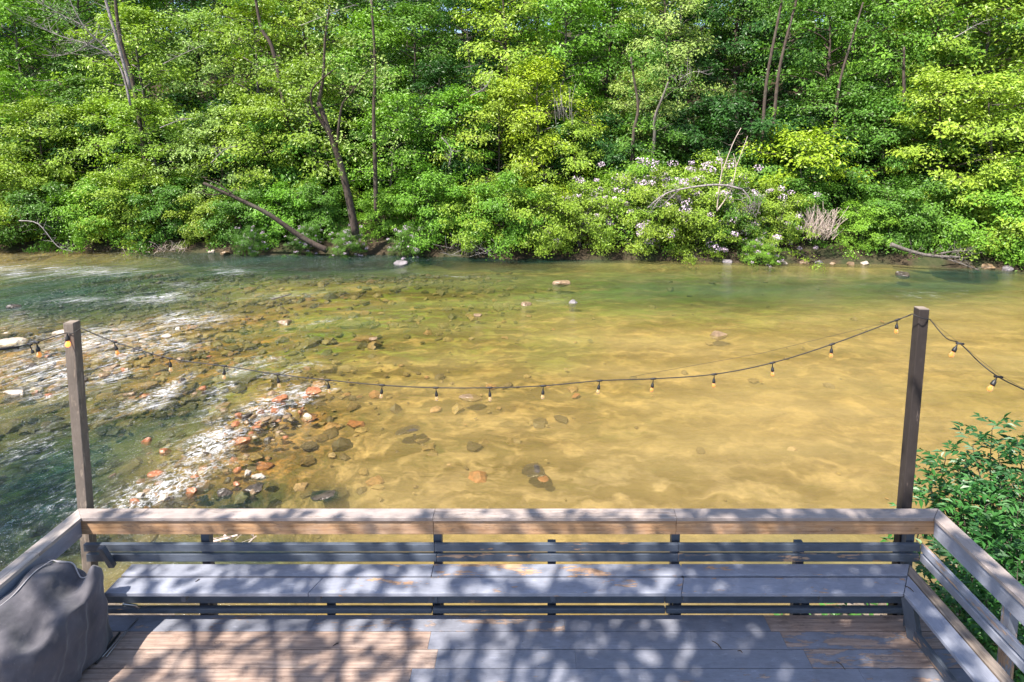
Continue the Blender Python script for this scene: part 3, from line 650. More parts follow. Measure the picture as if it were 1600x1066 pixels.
def limb_tree(seed, h, r, cb, nl, per, size, lean=(0,0), droop=.25, spray=.8, trunk_r=None, fork=False, shape='oval', multi=1, vis=None):
    rs=np.random.RandomState(seed); q=MB(); cs=[];outs=[];rad=[]
    tr=trunk_r or h*.013
    for mstem in range(multi):
        ma=mstem*2.4+seed; sp=(0 if multi==1 else r*.45)
        n=9; pts=[]
        for i in range(n):
            t=i/(n-1); pts.append(Vector((lean[0]*t*h+math.sin(t*5+seed+ma)*h*.018+math.cos(ma)*sp*t, lean[1]*t*h+math.cos(t*4+seed*2+ma)*h*.018+math.sin(ma)*sp*t, t*h*.96*(1-.08*mstem))))
        pts[0].z=-.5
        q.tube(pts,[tr*(1-.85*i/(n-1))*(1.25 if i==0 else 1) for i in range(n)],8,caps=False)
        for l in range(nl//multi):
            u=(l+rs.rand()*.7)/(nl//multi); zt=cb+(1-cb)*u; i=min(int(zt*(n-1)),n-2); ft=zt*(n-1)-i
            p=pts[i].lerp(pts[i+1],ft); az=l*2.399+rs.rand()*.6+ma
            prof=(math.sin(math.pi*min(1,(.18+.82*u)))**.6 if shape=='oval' else (1-u)**.6+.25 if shape=='cone' else 1-.5*u*u)
            L=r*prof*(.7+.5*rs.rand()); up=.25+.5*u
            dv=Vector((math.cos(az),math.sin(az),up)); br=[p]
            for s_ in range(1,6):
                ss=s_/5; br.append(p+dv*(L*ss)+Vector((rs.randn()*.06*L,rs.randn()*.06*L,-droop*L*ss*ss+rs.randn()*.03*L)))
            q.tube(br,[tr*.55*(1-zt*.55)*(1-.16*k) for k in range(6)],5,caps=False)
            for s_ in range(2,6):
                for w_ in range(2 if s_>2 else 1):
                    b=br[s_]; sd=(rs.rand()-.5)*2*L*.33*(s_/5)
                    c=b+Vector((-math.sin(az)*sd,math.cos(az)*sd,rs.randn()*.12*spray+.05))
                    cs.append(c); outs.append((math.cos(az),math.sin(az),.2)); rad.append(spray*(.6+.7*rs.rand()))
                    if s_>2: q.tube([br[s_-1],b.lerp(c,.5),c],[tr*.12,tr*.08,tr*.04],4,caps=False)
    cs=np.array([tuple(c) for c in cs]); outs=np.array(outs); rad=np.array(rad)
    ctr=np.array([lean[0]*h*.55,lean[1]*h*.55,h*(cb+.35*(1-cb))]); outs=(cs-ctr)/np.array([r,r,h*.5*(1-cb)]); outs/=np.linalg.norm(outs,axis=1,keepdims=True)+1e-6
    v,f,lv=sprays(cs,outs,rad,per,size,rs)
    return q,(v,f,lv),(cs,rad)
def qmesh(q,name,m):
    o=q.build(name,m); me=o.data; bpy.data.objects.remove(o); return me
def cmesh(t,name,m):
    me=np_mesh(name,t[0],t[1],None,False,{'lv':t[2]}); me.materials.append(m); return me
def blossoms(cs,rad,rs,n,zmin=.2):
    idx=rs.choice(len(cs),n,replace=False) if n<len(cs) else np.arange(len(cs)); c=cs[idx]+rs.randn(len(idx),3)*.12+np.array([0,-.15,.22])
    k=34; ci=np.repeat(np.arange(len(c)),k); dv=rs.randn(len(ci),3); dv/=np.linalg.norm(dv,axis=1,keepdims=True)
    rr=(.10+.16*rs.rand(len(c)))[ci]; p=c[ci]+dv*rr[:,None]*np.array([1.3,1,.8])
    v,f=leaf_quads(p,dv+rs.randn(len(ci),3)*.3,rs.randn(len(ci),3),.075+.04*rs.rand(len(ci)),rs,.9)
    return v,f,np.ones(len(f))

PROTO={}
def proto(key,bark,leafm='leaf',bl=0,**kw):
    q,t,(cs,rad)=limb_tree(**kw)
    b=None
    if bl: b=cmesh(blossoms(cs,rad,np.random.RandomState(kw['seed']+7),bl),'blossoms',M['blossom'])
    PROTO[key]=(qmesh(q,'trunk',M[bark]),cmesh(t,'crown',M[leafm]),b)
for i in range(4): proto('tall%d'%i,['bark','barkgrey'][i%2],seed=10+i,h=15.5+i%3,r=4.6,cb=.16+.05*(i%2),nl=28,per=58,size=.27,spray=.85,lean=((-1)**i*.03,-.03))
for i in range(5): proto('mid%d'%i,['bark','barkgrey','bark'][i%3],seed=30+i,h=8.6+.5*i,r=3.5,cb=.12,nl=28,per=60,size=.20,spray=.62,lean=((i-2)*.04,-.07),droop=.35)
for i in range(4): proto('low%d'%i,'bark',seed=50+i,h=3.9+.4*i,r=2.5,cb=.05,nl=32,per=64,size=.165,spray=.5,multi=4,trunk_r=.05,lean=(0,-.08),droop=.4,shape='dome')
for i in range(3): proto('laurel%d'%i,'barkgrey',bl=44,seed=60+i,h=3.5+.3*i,r=2.3,cb=.04,nl=40,per=58,size=.115,spray=.40,multi=4,trunk_r=.045,droop=.3,shape='dome')
proto('sap','barkgrey',seed=80,h=4.6,r=2.4,cb=.5,nl=12,per=50,size=.17,spray=.5,shape='flat')

LM=[(60,'at the far left edge'),(190,'under the bare dead tree'),(330,'above the leaning fallen trunk'),(440,'left of the leaning trunk'),(545,'beside the leaning trunk'),(640,'above the white blossoms'),
    (760,'left of the yellow-topped tree'),(890,'by the yellow-topped tree'),(1010,'over the laurel thicket'),(1130,'behind the bare grey branches'),(1210,'by the paired dark trunks'),(1300,'behind the pale dry bush'),
    (1400,'left of the driftwood'),(1490,'above the driftwood'),(1580,'at the far right edge')]
USED=set()
def label(kind,tone,px,row):
    lm=min(LM,key=lambda a:abs(a[0]-px))[1]
    base=f"{tone} {kind} {row} {lm}"
    for ext in ('',' with dense crown',' with loose crown',' half hidden',' with ragged top'):
        if base+ext not in USED: USED.add(base+ext); return base+ext
    return base
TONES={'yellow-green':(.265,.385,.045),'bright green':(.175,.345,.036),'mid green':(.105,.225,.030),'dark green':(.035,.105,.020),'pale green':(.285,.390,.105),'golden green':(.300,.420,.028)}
RR=random.Random(12)
def plant(key,name,X,Y,tone,cat,row,group,s=1.,rz=None,lab=None,sz_=1.):
    tm,cm,bm_=PROTO[key]; z=float(hill_z(np.array([X]),np.array([Y]))[0])
    px,_=proj(X,Y,z+3)
    e=empty(name,(X,Y,z),lab or label({'tall':'broadleaf tree','mid':'leafy tree','low':'riverbank shrub','laurel':'laurel bush','sap':'sapling'}[''.join(c for c in key if c.isalpha())],tone,px,row),cat,group)
    e.rotation_euler=(0,0,RR.uniform(0,6.28) if rz is None else rz); e.scale=(s,s,s*sz_)
    o=link(bpy.data.objects.new('trunk' if cat=='tree' else 'stems',tm),e); c=link(bpy.data.objects.new('crown' if cat=='tree' else 'foliage',cm),e)
    k=RR.uniform(.88,1.14); t=TONES[tone]; c.color=(t[0]*k*RR.uniform(.93,1.08),t[1]*k,t[2]*k,1)
    if bm_ is not None: link(bpy.data.objects.new('blossoms',bm_),e)
    return e
bky=lambda X: float(bank_y(np.array([X]))[0])
def at(px,dY,zz=1.0):
    """X of a pixel column at distance bank+dY"""
    X=0.
    for _ in range(6): Y=bky(X)+dY; X=(px-CX)/FPX*(Y*math.cos(TH)-(zz-H)*math.sin(TH))
    return X,bky(X)+dY
# front row: shrubs hanging over the water
G1='shrubs along the far bank'
front=[(15,'low1','yellow-green',1.2,1.3),(70,'low0','mid green',1.0,1.0),(150,'low2','bright green',.9,.9),(205,'low3','yellow-green',1.1,1.05),(262,'low1','mid green',1.5,.95),(325,'low0','yellow-green',1.6,.8),(380,'low2','mid green',1.7,.85),
 (450,'low1','bright green',2.2,.9),(505,'low3','mid green',2.6,.8),(598,'low1','bright green',2.8,.75),(680,'low3','bright green',1.8,1.0),(735,'low0','yellow-green',1.6,.95),(790,'low2','bright green',.9,1.0),(845,'low1','yellow-green',.9,.95),
 (1250,'low3','mid green',2.8,.9),(1345,'low1','bright green',1.7,.7),(1385,'low2','mid green',2.6,.9),(1450,'low1','mid green',3.2,1.0),(1520,'low0','bright green',2.2,1.05),(1562,'low2','yellow-green',2.0,1.1),(1610,'low3','bright green',1.6,1.1)]
for px,k,t,dy,s in front:
    X,Y=at(px,dy); plant(k,'shrub',X,Y,t,'shrub','at the water edge',G1,s)
G2='mountain laurels on the far bank'
for px,k,t,dy,s in ((905,'laurel0','yellow-green',1.2,1.05),(965,'laurel1','yellow-green',1.7,1.15),(1030,'laurel2','yellow-green',1.4,1.2),(1090,'laurel0','yellow-green',1.9,1.2),(1150,'laurel1','mid green',1.6,1.0),(1205,'laurel2','yellow-green',1.4,1.0),
                (1000,'laurel1','bright green',3.6,1.35),(1110,'laurel2','yellow-green',3.8,1.3),(543,'laurel0','mid green',-.1,.48),(640,'laurel2','mid green',-.1,.52),(390,'laurel1','mid green',.0,.45),(1190,'laurel0','bright green',-.1,.48),(475,'laurel2','mid green',.3,.42)):
    X,Y=at(px,dy); plant(k,'laurel_bush',X,Y,t,'laurel bush','at the water edge' if dy<3 else 'in the second row',G2,s)
# middle row
G3='trees just behind the far bank'
mids=[(-20,'mid4','bright green',5,1.1),(60,'mid0','yellow-green',4.2,1.1),(165,'mid3','yellow-green',5.2,.95),(250,'mid1','yellow-green',4.6,1.0),(340,'mid2','pale green',5.0,.95),(430,'mid0','yellow-green',5.8,1.1),(510,'mid4','yellow-green',6.2,1.15),
 (610,'mid1','bright green',5.0,1.05),(700,'mid3','bright green',5.4,1.0),(770,'mid2','yellow-green',6.2,1.05),(860,'mid4','golden green',6.8,1.12),(905,'mid0','yellow-green',6.4,.85),(1000,'mid1','pale green',12,1.0),
 (1310,'mid2','mid green',8,1.0),(1390,'mid0','mid green',6.0,1.0),(1470,'mid3','yellow-green',5.0,1.1),(1545,'mid1','yellow-green',4.6,1.15),(1630,'mid4','yellow-green',4.6,1.15),
 (120,'mid2','mid green',8,1.1),(560,'mid3','mid green',9,1.1),(670,'mid4','dark green',9.5,1.05)]
for px,k,t,dy,s in mids:
    X,Y=at(px,dy,4); plant(k,'leafy_tree',X,Y,t,'tree','in the front row',G3,s)
X,Y=at(1250,4.4,5); plant('sap','sapling',X,Y,'golden green','tree','',None,1.5,lab='small flat-topped bright lime sapling in front of dark shade right of the laurel thicket')
G4='tall trees up the far slope'
backs=[(-60,'tall0','mid green',11),(40,'tall1','bright green',12),(130,'tall2','mid green',15),(230,'tall3','yellow-green',11),(310,'tall0','pale green',13),(400,'tall1','yellow-green',12),(480,'tall2','yellow-green',14),(570,'tall3','bright green',12),
 (650,'tall0','mid green',13),(730,'tall1','dark green',16),(800,'tall2','yellow-green',12.5),(870,'tall3','bright green',15),(950,'tall0','bright green',19),(1060,'tall1','dark green',21),(1150,'tall2','dark green',20),(1225,'tall3','dark green',22),(1045,'tall2','pale green',15),  # dark green crowns at centre right colour in a shaded gap
 (1290,'tall0','mid green',13),(1370,'tall1','bright green',13),(1450,'tall2','yellow-green',12),(1530,'tall3','bright green',12),(1620,'tall0','yellow-green',11),(1690,'tall2','mid green',12)]
for px,k,t,dy in backs:
    X,Y=at(px,dy,8); plant(k,'tall_tree',X,Y,t,'tree','in the second row',G4,RR.uniform(.92,1.08))
far=[(x,'tall%d'%(i%4),['mid green','dark green','bright green','mid green'][i%4],23+(i%3)*5) for i,x in enumerate(range(-60,1720,80))]
far+=[(x,'tall%d'%((i+2)%4),['bright green','mid green','yellow-green'][i%3],40+(i%2)*5) for i,x in enumerate(range(-30,1700,85))]
far+=[(x,'tall%d'%((i+1)%4),['mid green','bright green'][i%2],52+(i%2)*6) for i,x in enumerate(range(-80,1760,62))]
for px,k,t,dy in far:
    X,Y=at(px+RR.uniform(-20,20),dy,14); plant(k,'tall_tree',X,Y,t,'tree','high on the slope' if dy<38 else 'on the skyline ridge' if dy<50 else 'farthest up the ridge',G4,RR.uniform(1.0,1.25)*(1.25 if dy>38 else 1))

for i,px in enumerate(range(-30,1660,62)):
    dy=[7.5,10,12.5,9][i%4]; X,Y=at(px+RR.uniform(-15,15),dy,3); plant('low%d'%(i%4),'understory_shrub',X,Y,['dark green','dark green','mid green'][i%3],'shrub','in deep shade','understory shrubs on the slope',RR.uniform(1.3,1.7))  # mostly dark leaf colours stand in for shade between the trees

# ------------------------------------------------------------------ single trunks, dead wood
def branchy(name, paths, m, lab, cat, group=None, seed=0, twigs=0, tl=1.0, extra=None):
    """one thing: main stems given as (points, r0, r1), with random fine twigs"""
    rs=random.Random(seed); org=paths[0][0][0]
    e=empty(name, org, lab, cat, group); q=MB(); tips=[]
    for pts,r0,r1 in paths:
        ps=spline([Vector(p) for p in pts],4); n=len(ps)
        q.tube(ps,[r0+(r1-r0)*i/(n-1) for i in range(n)],8,caps=True)
        for _ in range(twigs):
            i=rs.randrange(n//4,n-1); p=ps[i]; dv=Vector((rs.uniform(-1,1),rs.uniform(-1,.3),rs.uniform(-.1,.9))).normalized(); L=tl*rs.uniform(.4,1.1)
            a=p+dv*L*.5+Vector((0,0,-.04*L)); b=p+dv*L+Vector((rs.uniform(-.2,.2),rs.uniform(-.2,.2),rs.uniform(-.25,.15)))*L
            rr=max(.006,min(r0,.05)*.35); q.tube([p,a,b],[rr,rr*.7,rr*.35],5,caps=False)
            for _2 in range(2):
                c=a.lerp(b,rs.random()); d2=Vector((rs.uniform(-1,1),rs.uniform(-1,.5),rs.uniform(-.5,.8)))*L*.35; q.tube([c,c+d2],[rr*.5,rr*.25],4,caps=False); tips.append(c+d2)
            tips.append(b)
    q.build('trunk' if cat=='tree' else 'branches', m, e)
    return e,tips
def addcrown(e,pts,tone,seed,rad=.7,per=70,size=.17,jit=.6,name='crown'):
    rs=np.random.RandomState(seed); cs=np.array([tuple(Vector(p)-e.location) for p in pts]); cs=cs+rs.randn(*cs.shape)*jit*np.array([1,1,.5])
    v,f,lv=sprays(cs,np.tile(np.array([0,-.4,.2]),(len(cs),1)),rad*(.6+.7*rs.rand(len(cs))),per,size,rs)
    c=link(bpy.data.objects.new(name,cmesh((v,f,lv),name,M['leaf'])),e); c.color=(*TONES[tone],1); return c
def bz(px,dY,zz=0.4): 
    X,Y=at(px,dY,zz); return Vector((X,Y,float(hill_z(np.array([X]),np.array([Y]))[0])-.1))
Y0=36.2
e,t=branchy('leaning_tree',[([P(556,366,35.6),P(545,310,35.4),P(530,250,35.2),P(512,200,35),P(498,160,35)],.26,.15),([P(498,160,35),P(505,120,34.9),P(508,60,35),P(515,10,35)],.12,.05),([P(512,205,35),P(490,170,34.6),P(488,140,34.4),P(520,110,34)],.10,.04),
   ([P(526,232,35.1),P(533,170,34.8),P(545,150,34.5),P(575,110,34)],.09,.03)],M['bark'],'tall tree with a dark leaning forked trunk rising from the blossoms at the water edge','tree',seed=3,twigs=6,tl=1.4)
pts=[P(a,b,33.8+.03*(a%40)) for a,b in ((420,120),(455,110),(490,100),(530,105),(560,110),(590,120),(430,150),(470,140),(545,135),(580,140),(400,100),(500,60),(540,60),(460,70),(520,20),(480,30),(560,70),(590,90),(610,115),(445,170),(535,215),(560,235),(500,255),(480,215),(600,215))]
addcrown(e,pts,'pale green',5,1.0,80,.19,.4)
e,t=branchy('dark_tree',[([P(588,345,38),P(586,250,38),P(584,180,38),P(586,100,38),P(580,0,38)],.17,.07)],M['bark'],'thin straight reddish-brown trunk right of the leaning tree','tree',seed=4,twigs=8,tl=1.5)
addcrown(e,[P(a,b,37.5) for a,b in ((560,60),(600,80),(620,40),(580,20),(640,110),(560,120),(610,150),(640,180))],'bright green',8,.9,80,.19,.5)
e,t=branchy('dead_tree',[([P(204,165,37.5),P(190,110,37.5),P(165,75,37.4),P(130,40,37.3),P(100,-20,37.2)],.075,.02),([P(204,140,37.5),P(185,70,37.6),P(165,0,37.8),P(160,-30,37.8)],.10,.07),([P(178,90,37.4),P(140,70,37),P(90,55,36.8),P(40,30,36.5)],.05,.012),
   ([P(150,60,37.4),P(120,80,37),P(80,90,36.7)],.04,.01),([P(130,40,37.3),P(90,20,37),P(50,-5,37)],.04,.01)],M['dead'],'bare grey dead tree with spidery branches at the upper left','tree',seed=9,twigs=26,tl=1.7)
for a,b,nm,r0,lab,m_ in (((432,100),(398,-10),'trunk',.16,'short stretch of bare brown trunk leaning left near the top, left of the leaning tree','bark'),
   ((1304,200),(1335,50),'trunk',.12,'slim pale grey leaning trunk right of the paired dark trunks','bark'),((1022,222),(1036,150),'trunk',.13,'short pale trunk rising behind the laurel thicket','barkgrey'),
   ((1190,240),(1218,20),'trunk',.15,'left one of the paired dark trunks on the right slope','bark'),((1208,200),(1242,10),'trunk',.15,'right one of the paired dark trunks on the right slope','bark'),
   ((989,220),(990,120),'trunk',.14,'dark upright trunk in the shade above the laurel thicket','bark'),((1395,230),(1412,110),'trunk',.16,'dark upright trunk above the driftwood deep in the shade','bark'),((190,140),(160,-20),'trunk',.16,'dark straight trunk standing just right of the bare dead tree','bark')):
    yb=40.3 if a[0]>1150 else 42. if a[0]<500 else 41
    if a[0]<200: yb=41.5;  a=(212,150); b=(178,-20)
    p0,p1=P(a[0],a[1],yb),P(b[0],b[1],yb); mdl=(p0+p1)/2+Vector((.35 if a[0]%2 else -.3,0,0)); dv=(p0-p1).normalized()
    g=float(hill_z(np.array([p0.x]),np.array([p0.y]))[0]); foot=p0+Vector((dv.x*.5*(p0.z-g),0,-(p0.z-g)-.2))
    e,t=branchy('slender_tree',[([foot,p0,mdl,p1,p1+(p1-mdl)*.6],r0*1.05,r0*.45)],M[m_],lab,'tree',seed=int(a[0]),twigs=7,tl=1.6)
    addcrown(e,[foot.lerp(p0,.25+.19*k)+Vector((random.Random(k+int(a[0])).uniform(-.9,.9),-.9,0)) for k in range(6)],['bright green','mid green'][int(a[0])%2],int(a[1]),.55,60,.17,.3,'low_foliage')
    addcrown(e,[p1+Vector((random.Random(int(a[0]+k)).uniform(-2.2,2.2),random.Random(int(a[1]+k*3)).uniform(.2,1.5),random.Random(k).uniform(-.5,4))) for k in range(14)],'mid green',int(a[0]),.8,70,.2,.4)
for i,(pp,lab) in enumerate((([(470,40),(500,28),(540,12),(560,8)],'pale bare twiggy branch near the top above the leaning tree'),([(255,100),(285,85),(320,70)],'grey dead twigs in the crown right of the bare dead tree'),([(250,200),(275,190),(300,185)],'small grey dead branch low in the left trees'),
        ([(690,215),(705,235),(700,262)],'thin drooping dead twig in the trees at centre'),([(1500,165),(1530,150),(1565,148)],'pale dead branch in the trees at the far right'),([(1490,60),(1520,42),(1545,30)],'grey twiggy branch near the upper right corner'),
        ([(30,345),(60,350),(90,385),(115,393)],'bare pale limb drooping from the left shrubs to the water'),([(1060,125),(1085,112),(1110,118)],'bare grey twigs sticking out right of the pale tree behind the thicket'),([(735,150),(760,135),(770,110)],'dead grey twig left of the yellow-green crown'),([(330,255),(350,235),(372,228)],'short grey dead branch above the fallen trunk'))):
    yy_={1500:36.5,1490:40.,30:35.2,1060:42.,735:38.5}.get(pp[0][0],36.6 if pp[0][1]>150 else 38.6)
    branchy('dead_branch',[([P(a,b,yy_) for a,b in pp],.035,.012)],M['dead'],lab,'dead branch','dead branches in the far trees',seed=60+i,twigs=12,tl=.75)
# leaning fallen trunk with broken branch end
branchy('fallen_trunk',[([P(512,392,35.9),P(470,370,35.6),P(420,335,35.0),P(370,310,34.6),P(318,286,34.2)],.20,.08),([P(372,311,34.6),P(345,290,34.3),P(320,280,34)],.05,.02),([P(350,302,34.5),P(330,305,34.2),P(312,300,34)],.04,.015)],M['bark'],'long dark fallen trunk leaning out left over the bank with broken end','fallen trunk',seed=2,twigs=9,tl=.7)
branchy('bare_branch',[([P(1012,325,33.2),P(1040,303,33.2),P(1080,293,33.1),P(1125,289,33.2),P(1160,296,33.3)],.04,.07),([P(1160,296,33.3),P(1172,312,33.2),P(1170,330,33.1)],.05,.02),([P(1040,303,33.2),P(1025,318,33),P(1015,335,33)],.03,.01),([P(1060,298,33.2),P(1045,312,33),P(1030,325,33)],.03,.01)],M['dead'],'arching bare grey branch lying across the laurel thicket','dead branch',seed=6,twigs=14,tl=.8)
branchy('bare_sticks',[([P(1120,330,33.6),P(1124,290,33.5),P(1128,262,33.5),P(1122,235,33.4)],.04,.015),([P(1120,330,33.6),P(1140,300,33.5),P(1150,262,33.4),P(1146,240,33.4)],.04,.015),([P(1128,270,33.5),P(1145,225,33.4),P(1158,200,33.4)],.03,.02),([P(1150,262,33.4),P(1160,235,33.3),P(1168,213,33.3)],.025,.012)],M['deadpale'],'upright bare tan sticks poking out of the laurel thicket','dead branch',seed=7,twigs=2,tl=.5)
for i,(px,py,wd,ht,n,lab) in enumerate(((1280,350,22,26,150,'pale dry brush heap of fine stems at the right of the laurel thicket'),(222,390,24,9,34,'pinkish dry roots and sticks at the water edge under the left shrubs'),(268,386,22,10,34,'second pinkish root tangle on the left gravel spit, nearer the middle'),
     (740,385,44,16,40,'grey branch tangle lying at the water edge below the middle shrubs'),(1175,320,10,22,18,'wispy grey dry twigs beside the arching bare branch'),(885,165,16,30,22,'hanging clump of dead grey vines under the yellow-topped tree'),(1070,115,20,18,14,'small spray of bare twigs high in the pale tree behind the thicket'),(60,345,40,18,14,'bare pale twigs in the far left shrubs'))):
    rs=random.Random(90+i); Yd={885:37.5,1070:41}.get(px,None) or (bky((px-CX)/FPX*36)-.2 if px<800 or px>1250 else 33.2)
    if px==1280: Yd=bky(15)-.1
    c=P(px,py,Yd); k=Yd/FPX; q=MB()
    for _ in range(n):
        a=c+Vector((rs.uniform(-wd,wd)*k,rs.uniform(-.5,.5),-ht*k*rs.uniform(.2,1))); b=a+Vector((rs.uniform(-.8,.8)*wd*k,rs.uniform(-.4,.1),rs.uniform(.3,1.7)*ht*k)); md=(a+b)/2+Vector((rs.uniform(-.15,.15),rs.uniform(-.1,.1),rs.uniform(-.05,.15)))
        r_=rs.uniform(.006,.015); q.tube(spline([a,md,b],3),r_,5,caps=False)
    tag(q.build('dry_brush',M['deadpale'] if i in(0,1,2) else M['dead'],None,loc=c),lab,'brush','dry brush tangles' )
dw=[([P(1392,382,32.2),P(1420,392,32.0),P(1455,400,31.8),P(1500,402,31.6)],.13,.07,'thick grey driftwood log on the right gravel bank'),([P(1450,398,32.3),P(1490,408,31.5),P(1530,423,31)],.05,.03,'thin driftwood pole sloping down into the right edge of the river'),
    ([P(1470,396,32.3),P(1500,392,32.3),P(1520,398,32)],.05,.02,'bent driftwood limb lying on the grey log'),([P(455,462,23.5)-Vector((.9,0,.1)),P(455,462,23.5),P(458,459,23.5)+Vector((.2,0,0))],.05,.02,'short brown stick caught in the green shallows of the middle river')]
for i,(pts,r0,r1,lab) in enumerate(dw):
    if i==3: pts=[W(424,468,.0),W(440,464,.05),W(456,459,.12)]
    branchy('driftwood',[(pts,r0,r1)],M['barkgrey'],lab,'driftwood',None,seed=20+i,twigs=16 if i<3 else 1,tl=.9 if i<3 else .2)

branchy('driftwood',[([W(318,850,.1),W(350,842,.25),W(372,836,.35)],.03,.015),([W(385,852,.1),W(400,838,.4)],.02,.012),([W(350,836,.3),W(368,850,.1)],.02,.01)],M['deadpale'],'small pile of pale sticks in the water right behind the left part of the railing','driftwood',None,seed=31,twigs=3,tl=.4)
# ------------------------------------------------------------------ rocks
def rock_mat(name,a,b,wet=.5):
    m=N(name); tc=m.n('ShaderNodeTexCoord').outputs['Object']; n1=m.noise(tc,5,6,.65); n2=m.noise(tc,22,4)
    c=m.mix(m.mapr(n1,.35,.65),a,b); c=m.mix(m.mapr(n2,.5,.7,0,.4),c,tuple(x*.4 for x in a))
    return m.surf(m.n('ShaderNodeBsdfPrincipled',{'Base Color':c,'Roughness':wet,'Normal':m.bump(n1,.6,.05)}).outputs[0])
RM={'orange':rock_mat('orange_rock',(.19,.065,.028),(.40,.165,.075),.35),'pale':rock_mat('pale_rock',(.30,.24,.19),(.52,.44,.36),.6),'dark':rock_mat('dark_wet_rock',(.025,.02,.016),(.09,.07,.055),.3),
    'brown':rock_mat('brown_rock',(.13,.085,.05),(.28,.19,.11),.4),'grey':rock_mat('grey_rock',(.11,.095,.10),(.24,.21,.225),.5)}
def rock(px,py,w_,hf,kind,lab,seed,z=0.02,group='stones breaking the river surface'):
    c=W(px,py,z); dist=math.hypot(c.y,H); r=w_*.5*c.y/FPX
    rs=np.random.RandomState(seed); n=12; m_=22; V=[]; hf=hf*1.35
    planes=rs.randn(13,3); planes/=np.linalg.norm(planes,axis=1,keepdims=True); dd=.50+.35*rs.rand(13); st=.65+.5*rs.rand()
    for j in range(n+1):
        th_=math.pi*j/n
        for i in range(m_):
            a=2*math.pi*i/m_; v=np.array([math.sin(th_)*math.cos(a),math.sin(th_)*math.sin(a),math.cos(th_)]); s_=1.
            for p_,q_ in zip(planes,dd):
                k=v.dot(p_)
                if k>1e-3: s_=min(s_,q_/k)
            s_=s_*(1+.05*math.sin(7*a+seed)*math.sin(5*th_)); V.append(v*s_*np.array([r*1.15,r*st,r*hf]))
    F=[[j*m_+i,j*m_+(i+1)%m_,(j+1)*m_+(i+1)%m_,(j+1)*m_+i][::-1] for j in range(n) for i in range(m_)]
    me=np_mesh('rock',V,F,None,False); me.materials.append(RM[kind]); o=link(bpy.data.objects.new('rock',me)); o.location=c; o.rotation_euler=(rs.rand()*.3-.15,rs.rand()*.3-.15,rs.rand()*.8-.4)
    tag(o,lab,'rock',group); return o
rk=[(300,770,20,.7,'orange','pointed orange stone with pale top in the rapids near the left railing'),(388,741,14,.9,'pale','small upright pale stone beside the rapids'),(405,745,24,.35,'pale','flat cream stone just right of the upright pale stone'),
 (377,690,26,.4,'orange','flat orange-red stone at the lower end of the rapids'),(415,655,20,.35,'brown','flat tan stone above the orange-red one at the shallow edge'),(398,650,10,.5,'brown','little tan stone left of the flat tan stone'),
 (440,625,30,.4,'orange','reddish boulder awash at the head of the lower rapids'),(487,612,30,.45,'orange','slanting rust-brown rock below the string lights'),(230,690,16,.6,'orange','bright orange stone left of the white rapids'),(258,705,20,.5,'orange','orange stone a step below the bright one in the rapids'),
 (245,742,26,.35,'orange','low orange stone in the foam, lower rapids'),(395,765,34,.5,'dark','black wet boulder below the cream stone by the railing'),(352,772,30,.45,'dark','black wet rock left of the black boulder by the railing'),(396,770,16,.6,'brown','brown stone lodged on the black boulder'),
 (255,780,20,.6,'pale','rounded tan stone right behind the left rail cap'),(210,785,18,.5,'orange','rust stone at the railing near the left post'),(370,757,14,.5,'orange','small rust stone between the black rocks'),
 (18,534,44,.25,'pale','long pale flat rock at the left edge of the river'),(25,615,34,.35,'pale','pale wedge rock with an orange base at the left edge'),(60,618,16,.5,'dark','dark stone right of the pale wedge rock'),(45,573,24,.35,'dark','dark rock in the foam between the two pale left rocks'),
 (626,412,24,.4,'grey','lavender-grey rock close to the far bank in mid river'),(875,443,30,.4,'brown','brown rock with a foam cap in the upper middle river'),(895,474,18,.5,'grey','small grey rock with a white tip in mid river'),(822,476,20,.35,'brown','low brown rock left of the white-tipped rock'),
 (747,493,16,.4,'brown','low dark-brown rock in the green middle shallows'),(1122,524,36,.25,'brown','broad brown rock just under the surface right of centre'),(1412,430,26,.45,'dark','dark mossy rock off the right gravel bank'),(445,504,24,.35,'brown','flat brown rock among the green weed left of centre'),
 (583,530,16,.35,'brown','low brown rock below the green shallows, centre left'),(22,479,20,.4,'dark','dark rock in the shaded water at the left edge'),(848,748,18,.25,'orange','single orange stone on the sandy bed near the railing'),(505,774,44,.25,'dark','dark submerged boulder behind the railing at centre left'),
 (835,735,44,.16,'dark','dull purple-brown boulder on the sandy bed beside the orange stone'),(95,520,26,.3,'pale','small pale rock just behind the left light post'),(735,622,34,.2,'brown','brown slab under the lowest part of the light string'),(640,672,40,.15,'dark','dim submerged boulder in the middle shallows')]
for i,(a,b,wd,hf,k,lab) in enumerate(rk): rock(a,b,wd,hf,k,lab,100+i,z=-.06 if i in(26,31,32,33,35,36) else .0)
rs_=random.Random(17)
for i in range(150):
    if i<110:
        t=rs_.random(); a=215+t*260+rs_.uniform(-70,70)*(1.1-t*.6); b=785-t*165+rs_.uniform(-30,30); lab='small rust-brown stone in the lower rapids by the railing'; kd=rs_.choice(['orange','brown','brown','dark','brown','orange','dark','pale']); g='small stones in the lower rapids'
        lab={'orange':'small rust-orange stone awash in the lower rapids','brown':'small brown stone awash in the lower rapids','pale':'small cream stone awash in the lower rapids','dark':'small black stone awash in the lower rapids'}[kd]
    else:
        a=rs_.uniform(0,330); b=rs_.uniform(515,625); kd=rs_.choice(['brown','brown','orange','pale','dark']); g='small stones in the upper left riffle'
        lab={'orange':'small orange stone poking out of the upper left riffle','brown':'small brown stone poking out of the upper left riffle','pale':'small cream stone poking out of the upper left riffle','dark':'small dark stone poking out of the upper left riffle'}[kd]
    rock(a,b,rs_.uniform(7,17),rs_.uniform(.3,.6),kd,lab,500+i,z=rs_.uniform(-.06,.0),group=g)
